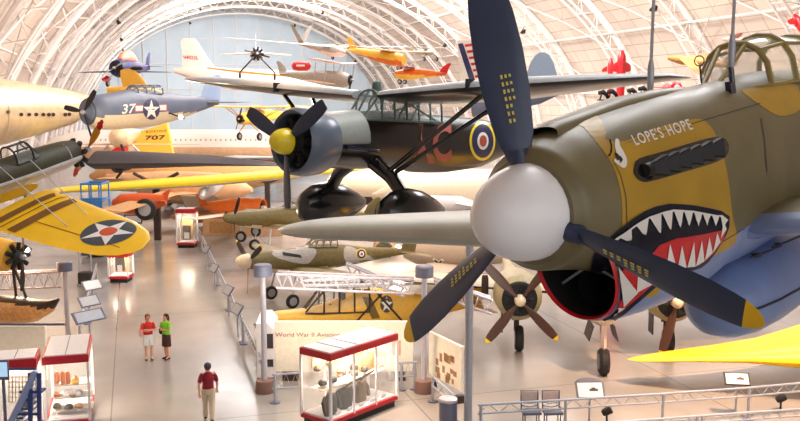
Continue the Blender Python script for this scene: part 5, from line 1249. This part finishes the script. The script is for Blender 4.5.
# a glass shelf with rifles and helmets above
sh = empty('glass_shelf', 'white shelf across the middle of the large glass case', 'shelf', cw_(0, 0, 1.12), (0, 0, rzc)); M().box((L/2, .62, 0), (L-.12, .5, .02)).build('shelf_board', mat('shelf_cream_large', s(200, 188, 166), .5), sh, smooth=False)
for k in range(4): M().box((.35+k*.75, .95, -.03), (.03, .03, .06)).build('shelf_bracket', STEEL, sh)
for (x, y, z, m_, lb) in ((.3, .6, 1.20, DKBROWN, 'dark leather flying helmet at the left of the case shelf'), (.62, .5, 1.24, DG, 'dark green flying helmet second on the case shelf'), (1.25, .8, 1.28, WOOD, 'tan flying helmet in the middle of the case shelf'), (1.75, .7, 1.30, BROWN, 'brown flying helmet right of the middle on the shelf')): helmet(cw_(x, y, z), m_, lb)
for k in range(4):
    a = cw_(.35+.35*k, .12, 1.12+.04*k); t = empty('rifle', None, 'rifle', a, (0, R(-8), rzc)); tag(t, 'thin rifle hung slanting in the middle of the large glass case', 'rifle', 'rifles in the glass case')
    M().tube([(.25, 0, 0), (1.05, 0, 0)], .012, 6).build('barrel', BLACKM, t); M().loft([ring(0, .02, -.05, .05, .05, 8), ring(.15, .022, -.02, .035, .03, 8), ring(.6, .018, -.01, .02, .02, 8)]).build('stock', DKBROWN, t)
for k in range(5):
    a = cw_(.45+.5*k, .16, .375); t = empty('document_card', None, 'card', a, (R(25), 0, rzc)); tag(t, 'small white caption card on the floor of the large glass case', 'card', 'caption cards in the case')
    M().box((0, 0, .06), (.22, .01, .14)).build('card_sheet', CASEW, t, smooth=False)
# left cases
A2 = P(43, 361, 24.3); zR = A2.z; t = case(Vector((A2.x, 24.3, 0)), Vector((math.cos(HANG), math.sin(HANG), 0)), None, P(85, 361, 24.3).x-A2.x, 2.3, zR+.1, 'lit glass case with red edge and white roof, holding orange and tan exhibits, at left', 0, .22, lit=50)
A3 = P(-22, 366, 23.6); case(Vector((A3.x, 23.2, 0)), Vector((math.cos(HANG), math.sin(HANG), 0)), None, P(37, 361, 23.6).x-A3.x, 1.0, A3.z+.2, 'lit glass case with red edge at the left corner, behind the blue stairs', 0, .26, lit=40)
# shelves and exhibits of the left case
x0c, x1c = P(43, 361, 24.3).x, P(85, 361, 24.3).x; Lc = x1c-x0c; yc_ = 24.95
SHM = mat('shelf_cream', s(206, 194, 172), .5)
ORM = mat('orange_cloth', s(216, 118, 40), .7, noise=.1)
for (py, lb) in ((384, 'upper'), (397, 'middle'), (409, 'lower')):
    z = P(60, py, yc_).z; t = empty('glass_shelf', lb+' white shelf inside the lit case at left', 'shelf', (x0c, yc_-.15, z), (0, 0, HANG))
    M().box((Lc/2, .2, 0), (Lc-.14, .6, .02)).build('shelf_board', SHM, t, smooth=False); M().box((Lc/2, .33, -.02), (Lc-.2, .02, .03)).build('shelf_bracket', STEEL, t)
def at_(px, py): return P(px, py, yc_)
def toy(nm, lb, cat, px, py, mb_fn, m_, extra=None):
    t = empty(nm, lb, cat, at_(px, py)); mb_fn(M()).build(nm+'_body', m_, t)
    if extra: extra(t)
    return t
for k, px in enumerate((57, 63, 68)): tag(toy('life_vest', None, 'vest', px, 383.5, lambda m_: m_.lathe([(.01, .07), (.1, .085), (.28, .08), (.36, .04)], (0, 0, 0), 'z', 12), ORM, lambda t: M().tube([(0, -.08, .05), (0, -.085, .3)], .012, 5).build('strap', BROWN, t)), ('orange rolled life vest on the upper shelf, leftmost', 'orange rolled life vest on the upper shelf, middle', 'orange rolled life vest on the upper shelf, rightmost')[k], 'vest', 'orange life vests')
toy('survival_bag', 'yellow survival bag on the upper shelf of the left case', 'bag', 75.5, 383.5, lambda m_: m_.lathe([(.01, .11), (.08, .14), (.16, .1), (.2, .03)], (0, 0, 0), 'z', 14), YELL2, lambda t: M().tube([(-.08, 0, .15), (0, 0, .24), (.08, 0, .15)], .012, 6).build('bag_handle', BROWN, t))
toy('white_manual', 'white open booklet on the middle shelf of the left case', 'book', 70, 396.5, lambda m_: m_.box((0, 0, .1), (.34, .1, .18)), CASEW, lambda t: M().box((0, -.06, .1), (.012, .01, .17)).build('spine', STEEL, t))
toy('instrument_dial', 'grey round instrument on the middle shelf of the left case', 'instrument', 79, 396.5, lambda m_: m_.lathe([(-.05, .09), (.04, .1), (.05, .07)], (0, 0, .11), 'y', 16), STEEL, lambda t: M().lathe([(-.055, .07), (-.052, .01)], (0, 0, .11), 'y', 14).build('dial_face', CASEW, t))
for (px, py, m_, lb) in ((57, 408, KH, 'brown leather helmet on the lower shelf of the left case, leftmost'), (69, 409, DG, 'grey flying helmet on the lower shelf of the left case, middle'), (79, 408, WOOD, 'tan flying helmet on the lower shelf of the left case, rightmost'), (55, 421, BROWN, 'brown helmet at the very bottom of the left case'), (64, 420, ORM, 'orange-brown helmet at the very bottom of the left case')):
    p_ = at_(px, py); helmet(p_, m_, lb, .12)
for (px, py, m_, lb) in ((73, 396.5, WOOD, 'tan cap in the middle of the middle shelf of the left case'), (57, 396.5, ORM, 'orange cap at the left of the middle shelf of the left case'), (73, 421, WOOD, 'tan helmet at the very bottom right of the left case')):
    helmet(at_(px, py), m_, lb, .10)
for (x, y, z, m_, lb) in ((.5, 1.0, 1.50, KH, 'khaki cap high at the back left of the large case'), (1.0, 1.0, 1.55, WOOD, 'tan cap high at the back middle of the large case'), (2.0, .5, 1.22, DKBROWN, 'dark brown flying helmet at the right of the case shelf'), (1.5, .45, 1.22, KH, 'khaki flying helmet between the tan and dark brown ones')): helmet(cw_(x, y, z), m_, lb, .12)
for k, (x, z, lb) in enumerate(((.55, 1.75, 'framed print at the back left of the large case'), (1.35, 1.7, 'framed print at the back middle of the large case'), (2.5, 1.75, 'framed print at the back right of the large case'))):
    t = empty('framed_print', lb, 'picture', cw_(x, 1.08, z), (0, 0, rzc)); M().box((0, 0, 0), (.4, .03, .32)).build('frame', WOOD, t); M().box((0, -.02, 0), (.32, .01, .24)).build('print', mat('faded_print', None), t, smooth=False)
# small far cases
def small_case(pl, pr, pyt, pyb, label, m2=CASER):
    a = F(pl, pyb); b = F(pr, pyb); wd = b.x-a.x; zt = P(pl, pyt, a.y).z
    t = case(Vector((a.x, a.y, 0)), Vector((1, 0, 0)), None, wd, 1.0, zt, label, 0, .28, lit=25)
    M().box((wd/2, .8, zt*.5), (wd*.7, .03, zt*.5)).build('back_panel', WOOD, t, smooth=False); return t, a, wd
t, a_, wd = small_case(177, 194.5, 209, 248, 'small red-topped glass case standing beyond the aisle, right one')
e_ = empty('medal_frame', 'dark framed exhibit in the far right small case', 'frame', (a_.x+wd/2, a_.y+.4, .45)); M().box((0, 0, .5), (wd*.45, .1, .9)).build('frame_panel', DKBROWN, e_); M().box((0, -.06, .3), (wd*.3, .03, .4)).build('frame_picture', CASEW, e_)
t, a_, wd = small_case(109, 128, 252, 283, 'small red-based glass case under the tip of the yellow star wing')
e_ = empty('brown_trophy', 'brown exhibit with a white card inside the small case under the wing tip', 'exhibit', (a_.x+wd/2, a_.y+.4, .4)); M().box((0, 0, .6), (wd*.5, .15, .9)).build('trophy_body', BROWN, e_, bevel=.03); M().box((0, -.1, .3), (wd*.25, .03, .35)).build('trophy_card', CASEW, e_)
# framed easel by the small case
t = empty('easel_sign', 'small dark-framed sign on thin legs near the lift', 'sign', F(134, 238)); M().box((0, 0, 1.3), (1.2, .05, .6)).build('frame', BLACKM, t); M().box((0, -.03, 1.3), (1.05, .02, .45)).build('sign_face', CASEW, t, smooth=False)
for x in (-.45, .45): M().tube([(x, 0, 0), (x, 0, 1.0)], .03, 6).build('leg', BLACKM, t)
# black floor box under the yellow wing tip
t = empty('tool_trolley', 'black wheeled tool box on the floor below the yellow star wing', 'trolley', F(86, 286)); M().box((0, 0, .45), (.6, .6, .55)).build('trolley_body', BLACKM, t, bevel=.03); M().tube([(-.3, 0, .7), (-.3, 0, 2.8)], .04, 6).tube([(.3, 0, .7), (.3, 0, 2.8)], .04, 6).build('trolley_mast', STEEL, t)
for x in (-.25, .25):
    for y in (-.25, .25): wheel(t, (x, y, .09), .09, .06)
# blue access stairs bottom left
BL = mat('stairs_blue', s(36, 62, 128), .4); HR = mat('handrail_pale_blue', s(150, 168, 210), .4)
yb = 21.8; t = empty('access_stairs', 'dark blue wheeled access stairs with pale slanted handrails at the bottom left corner', 'stairs', (P(22, 400, yb).x, yb, 0))
Pl = lambda px, py, dy=0: P(px, py, yb+dy)-Vector((t.location.x, yb, 0))
for (dy) in (0, .9):
    M().tube([Pl(36, 371, dy), Pl(34, 374, dy), Pl(2, 440, dy)], [.05, .08, .08], 10).build('handrail', HR, t)
M().tube([Pl(32, 383), Pl(8, 428)], .07, 10).build('handrail', HR, t)
fr = M()
for px in (39, 30): fr.tube([Pl(px, 373 if px == 39 else 378), Pl(px+2, 560)], .06, 8); fr.tube([Pl(px, 373, .9), Pl(px+2, 560, .9)], .06, 8)
fr.tube([Pl(4, 369, .9), Pl(36, 369, .9)], .035, 6); fr.tube([Pl(39, 376), Pl(39, 376, .9)], .05, 6)
for k in range(4): fr.tube([Pl(39, 392+k*22), Pl(20-3*k, 392+k*22)], .04, 6)
fr.build('stair_frame', BL, t)
st_ = M()
for k in range(7): p0 = Pl(6+4.6*k, 448-9*k, .45); st_.box((p0.x, p0.y, max(.2, p0.z)), (.3, .9, .05))
st_.build('stair_treads', BL, t, smooth=False)
ms = M()
for k in range(6): ms.tube([Pl(9+3.4*k, 376, .9), Pl(9+3.4*k, 402, .9)], .012, 4)
for k in range(6): ms.tube([Pl(8, 377+5*k, .9), Pl(28, 377+5*k, .9)], .012, 4)
ms.build('wire_guard', WOOD, t)
for (x, y) in ((-.5, 0), (.5, 0), (-.5, .9), (.5, .9)): wheel(t, (x, y, .12), .12, .08)
zf = [Pl(39, 560).z]
t = empty('touch_screen', 'small blue-framed screen on a post at the left edge', 'screen', P(2, 370, 21.2)); M().box((0, 0, 0), (.34, .05, .50)).build('screen_frame', BOXG, t, bevel=.02)
M().box((.02, -.028, .02), (.24, .01, .36)).build('screen_face', mat('screen_glow', s(170, 205, 235), .3, emit=(s(170, 205, 235), .5)), t, smooth=False); M().tube([(0, .04, -.2), (0, .04, -t.location.z+.02)], .04, 8).build('screen_post', BOXG, t)

# ---- bright warm lamps that show as glints
def glint(px, py, Y, label, pw=160, r_=.09):
    p_ = P(px, py, Y); t = empty('flood_lamp', label, 'lamp', p_)
    M().lathe([(-.05, r_*1.1), (.12, r_*1.2), (.3, r_*.5)], (0, 0, 0), 'y', 14).build('lamp_housing', BLACKM, t)
    M().lathe([(-.08, r_*.2), (-.06, r_)], (0, 0, 0), 'y', 16).build('lamp_lens', LAMP, t)
    l = bpy.data.lights.new('lamp_light', 'POINT'); l.energy = pw; l.color = (1, .78, .5); l.shadow_soft_size = .3
    o = bpy.data.objects.new('lamp_light', l); COL.objects.link(o); o.parent = t; o.location = (0, -.5, 0)
glint(181, 117, 41, 'bright warm floodlight glaring by the tail of the blue-grey fighter', 900)
glint(28, 250, 36, 'bright warm floodlight glaring behind the seaplane engine', 500)
glint(398, 248, 50.5, 'bright warm floodlight beside the peach-nosed fighter', 450, .18)

# ---- people
def skinmesh(name, verts, edges, radii, m_, parent, sub=2, root=0):
    me = bpy.data.meshes.new(name); me.from_pydata([tuple(v) for v in verts], edges, []); me.materials.append(m_)
    o = bpy.data.objects.new(name, me); COL.objects.link(o); o.parent = parent
    md = o.modifiers.new('skin', 'SKIN'); md.use_smooth_shade = True
    sv = me.skin_vertices[0].data if me.skin_vertices else None
    if sv is None:
        import bmesh
        bm = bmesh.new(); bm.from_mesh(me); bm.verts.layers.skin.verify(); bm.to_mesh(me); bm.free(); sv = me.skin_vertices[0].data
    for i, r_ in enumerate(radii): sv[i].radius = (r_, r_) if not isinstance(r_, tuple) else r_; sv[i].use_root = (i == root)
    md2 = o.modifiers.new('sub', 'SUBSURF'); md2.levels = sub; md2.render_levels = sub
    return o
def person(loc, rz, height, label, top_m, bottom_m, hair_m, long_hair, crossed, walking, short_bottom, shoe_m, skirt=False, bag=None):
    t = empty('person', label, 'person', loc, (0, 0, rz)); k = height/1.70; t.scale = (k, k, k)
    # facing local -y
    wl = .22 if walking else .03
    J = dict(pel=(0, 0, .93), sp=(0, -.01, 1.12), ch=(0, 0, 1.32), nk=(0, 0, 1.44), hd0=(0, -.01, 1.50), hd1=(0, -.02, 1.60), hd2=(0, -.01, 1.66))
    for sd, n in ((-1, 'l'), (1, 'r')):
        fw = wl*sd
        J['hp'+n] = (sd*.09, 0, .90); J['kn'+n] = (sd*.095, -fw*.55-.02, .50); J['an'+n] = (sd*.10, -fw*(1.0 if fw > 0 else 1.2)+(.02), .09 if not (walking and fw < 0) else .14); J['to'+n] = (sd*.11, -fw-.13, .035 if not (walking and fw < 0) else .05)
        J['sh'+n] = (sd*.17, 0, 1.38)
        if crossed: J['el'+n] = (sd*.23, -.06, 1.13); J['wr'+n] = (sd*.02, -.22, 1.15+.02*sd); hand = Vector((-sd*.07, -.20, 1.17+.02*sd)); hdir = Vector((-sd, .05, .1))
        else: J['el'+n] = (sd*.25, sd*.10, 1.12); J['wr'+n] = (sd*.24, sd*.18-.06, .89); hand = Vector((sd*.235, sd*.2-.08, .82)); hdir = Vector((0, -.1, -1))
        J['ha'+n] = tuple(hand)
        hdir.normalize(); side = hdir.cross(Vector((0, 1, 0) if not crossed else (0, 0, 1))).normalized()
        for q in range(4):
            base = hand+side*(.024*(q-1.5)); ln = (.062, .075, .07, .055)[q]
            J['f%s%da' % (n, q)] = tuple(base+hdir*.035); J['f%s%db' % (n, q)] = tuple(base+hdir*(.035+ln)+Vector((0, -.012, 0)))
        J['t'+n+'a'] = tuple(Vector(J['wr'+n]).lerp(hand, .6)+side*.035); J['t'+n+'b'] = tuple(Vector(J['wr'+n]).lerp(hand, .6)+side*.06+hdir*.04)
    ks = list(J); ix = {q: i for i, q in enumerate(ks)}
    E = [('pel', 'sp'), ('sp', 'ch'), ('ch', 'nk'), ('nk', 'hd0'), ('hd0', 'hd1'), ('hd1', 'hd2')]
    for n in 'lr':
        E += [('pel', 'hp'+n), ('hp'+n, 'kn'+n), ('kn'+n, 'an'+n), ('an'+n, 'to'+n), ('ch', 'sh'+n), ('sh'+n, 'el'+n), ('el'+n, 'wr'+n), ('wr'+n, 'ha'+n), ('wr'+n, 't'+n+'a'), ('t'+n+'a', 't'+n+'b')]
        for q in range(4): E += [('ha'+n, 'f%s%da' % (n, q)), ('f%s%da' % (n, q), 'f%s%db' % (n, q))]
    rad = {'pel': (.15, .11), 'sp': (.125, .095), 'ch': (.15, .11), 'nk': .055, 'hd0': .065, 'hd1': .088, 'hd2': .078, 'hp': .085, 'kn': .055, 'an': .038, 'to': .035, 'sh': .055, 'el': .042, 'wr': .028, 'ha': (.03, .02)}
    rr = [rad.get(q, rad.get(q[:2], .0095)) for q in ks]
    skinmesh('body', [J[q] for q in ks], [(ix[a], ix[b]) for a, b in E], rr, SKIN, t, 2)
    V = lambda *q: [Vector(J[a]) for a in q]
    # clothes follow the body
    def tors(name, m_, rows):
        return M().loft([[Vector((w_*math.cos(a), yo+d_*math.sin(a), z)) for a in [2*math.pi*i/20 for i in range(20)]] for z, w_, d_, yo in rows]).build(name, m_, t)
    sh_ = tors('shirt', top_m, ((.88, .175, .135, 0), (1.0, .165, .125, 0), (1.12, .155, .125, 0), (1.25, .18, .135, -.005), (1.36, .185, .115, 0), (1.42, .12, .085, 0), (1.455, .065, .065, 0)))
    for sd, n in ((-1, 'l'), (1, 'r')):
        a, b = V('sh'+n, 'el'+n); M().tube([a-Vector((sd*.03, 0, 0)), a.lerp(b, .3), a.lerp(b, .85)], [.078, .072, .062], 12).build('sleeve', top_m, sh_)
        h, kn, an = V('hp'+n, 'kn'+n, 'an'+n)
        if not skirt:
            pth = [h+Vector((0, 0, .06)), h.lerp(kn, .4), h.lerp(kn, .85)] if short_bottom else [h+Vector((0, 0, .06)), h.lerp(kn, .5), kn, kn.lerp(an, .6), an+Vector((0, 0, .0))]
            M().tube(pth, [.115, .11, .10] if short_bottom else [.115, .105, .085, .075, .07], 14).build('trouser_leg', bottom_m, t)
        M().loft([[Vector((an.x+.045*w_*math.cos(q), an.y+yo, max(.004, an.z-.09)+.0+zz+.04*w_*math.sin(q))) for q in [2*math.pi*i/12 for i in range(12)]] for yo, w_, zz in ((.07, .6, .045), (.04, 1, .05), (-.05, 1, .045), (-.14, .9, .035), (-.19, .5, .03))]).build('shoe', shoe_m, t)
    tors('skirt' if skirt else 'waistband', bottom_m, ((.50, .20, .15, 0), (.7, .195, .145, 0), (.9, .18, .14, 0), (.97, .165, .128, 0)) if skirt else ((.80, .16, .13, 0), (.9, .178, .14, 0), (.97, .165, .13, 0)))
    hs = M().lathe([(-.10, .055), (-.06, .088), (0, .102), (.06, .094), (.10, .055), (.115, .01)], (0, .022, 1.615), 'z', 18)
    ho = hs.build('hair', hair_m, t)
    if long_hair: M().tube([(0, .07, 1.62), (0, .085, 1.50), (0, .08, 1.40)], [.07, .075, .035], 12).build('hair_back', hair_m, ho)
    M().tube([(0, -.085, 1.605), (0, -.118, 1.578), (0, -.10, 1.568)], [.008, .016, .01], 8).build('nose', SKIN, t)
    for sd in (-1, 1):
        M().lathe([(-.012, .003), (0, .012), (.012, .003)], (sd*.034, -.095, 1.61), 'y', 8).build('eye', BLACKM, t)
        M().lathe([(-.01, .012), (.0, .024), (.01, .012)], (sd*.09, .0, 1.59), 'x', 10).build('ear', SKIN, t)
    M().tube([(-.022, -.094, 1.538), (0, -.102, 1.535), (.022, -.094, 1.538)], .006, 6).build('mouth', mat('lips', s(170, 80, 70), .5), t)
    if bag:
        bo = M().loft([[Vector((bag[1]*.24+.07*math.cos(a)*w_, .02+.14*math.sin(a)*w_, z)) for a in [2*math.pi*i/14 for i in range(14)]] for z, w_ in ((.92, .7), (1.0, 1.05), (1.15, 1), (1.24, .7))]).build('shoulder_bag', bag[0], t)
        M().tube([(bag[1]*.24, .08, 1.2), (bag[1]*.17, .06, 1.44), (bag[1]*.2, -.06, 1.38), (bag[1]*.24, -.05, 1.2)], .012, 6).build('bag_strap', bag[0], bo)
    return t
w1 = F(149, 360); w2 = F(167, 359); mn = F(209, 421)
RTOP = mat('red_cotton', s(206, 44, 34), .7); WSH = mat('white_cotton', s(240, 238, 236), .7); GTEE = mat('lime_green_cotton', s(130, 214, 50), .7)
person(w1, R(25), 1.68, 'woman in a red top and white shorts with a pink shoulder bag, arms crossed', RTOP, WSH, mat('auburn_hair', s(130, 52, 28), .6), True, True, False, True, BLACKM, False, (mat('pink_bag', s(240, 170, 170), .6), -1))
person(w2, R(-35), 1.66, 'woman in a lime green shirt and dark brown shorts, arms crossed, black bag', GTEE, mat('dark_brown_cotton', s(66, 34, 28), .7), mat('black_hair', s(40, 26, 24), .5), True, True, False, True, BLACKM, True, (BLACKM, -1))
person(mn, R(190), 1.74, 'man in a dark red shirt and beige trousers walking away down the aisle', mat('maroon_cotton', s(140, 20, 40), .7), mat('beige_cotton', s(206, 190, 168), .7), mat('grey_black_hair', s(60, 60, 80), .6), False, False, True, False, DKBROWN)
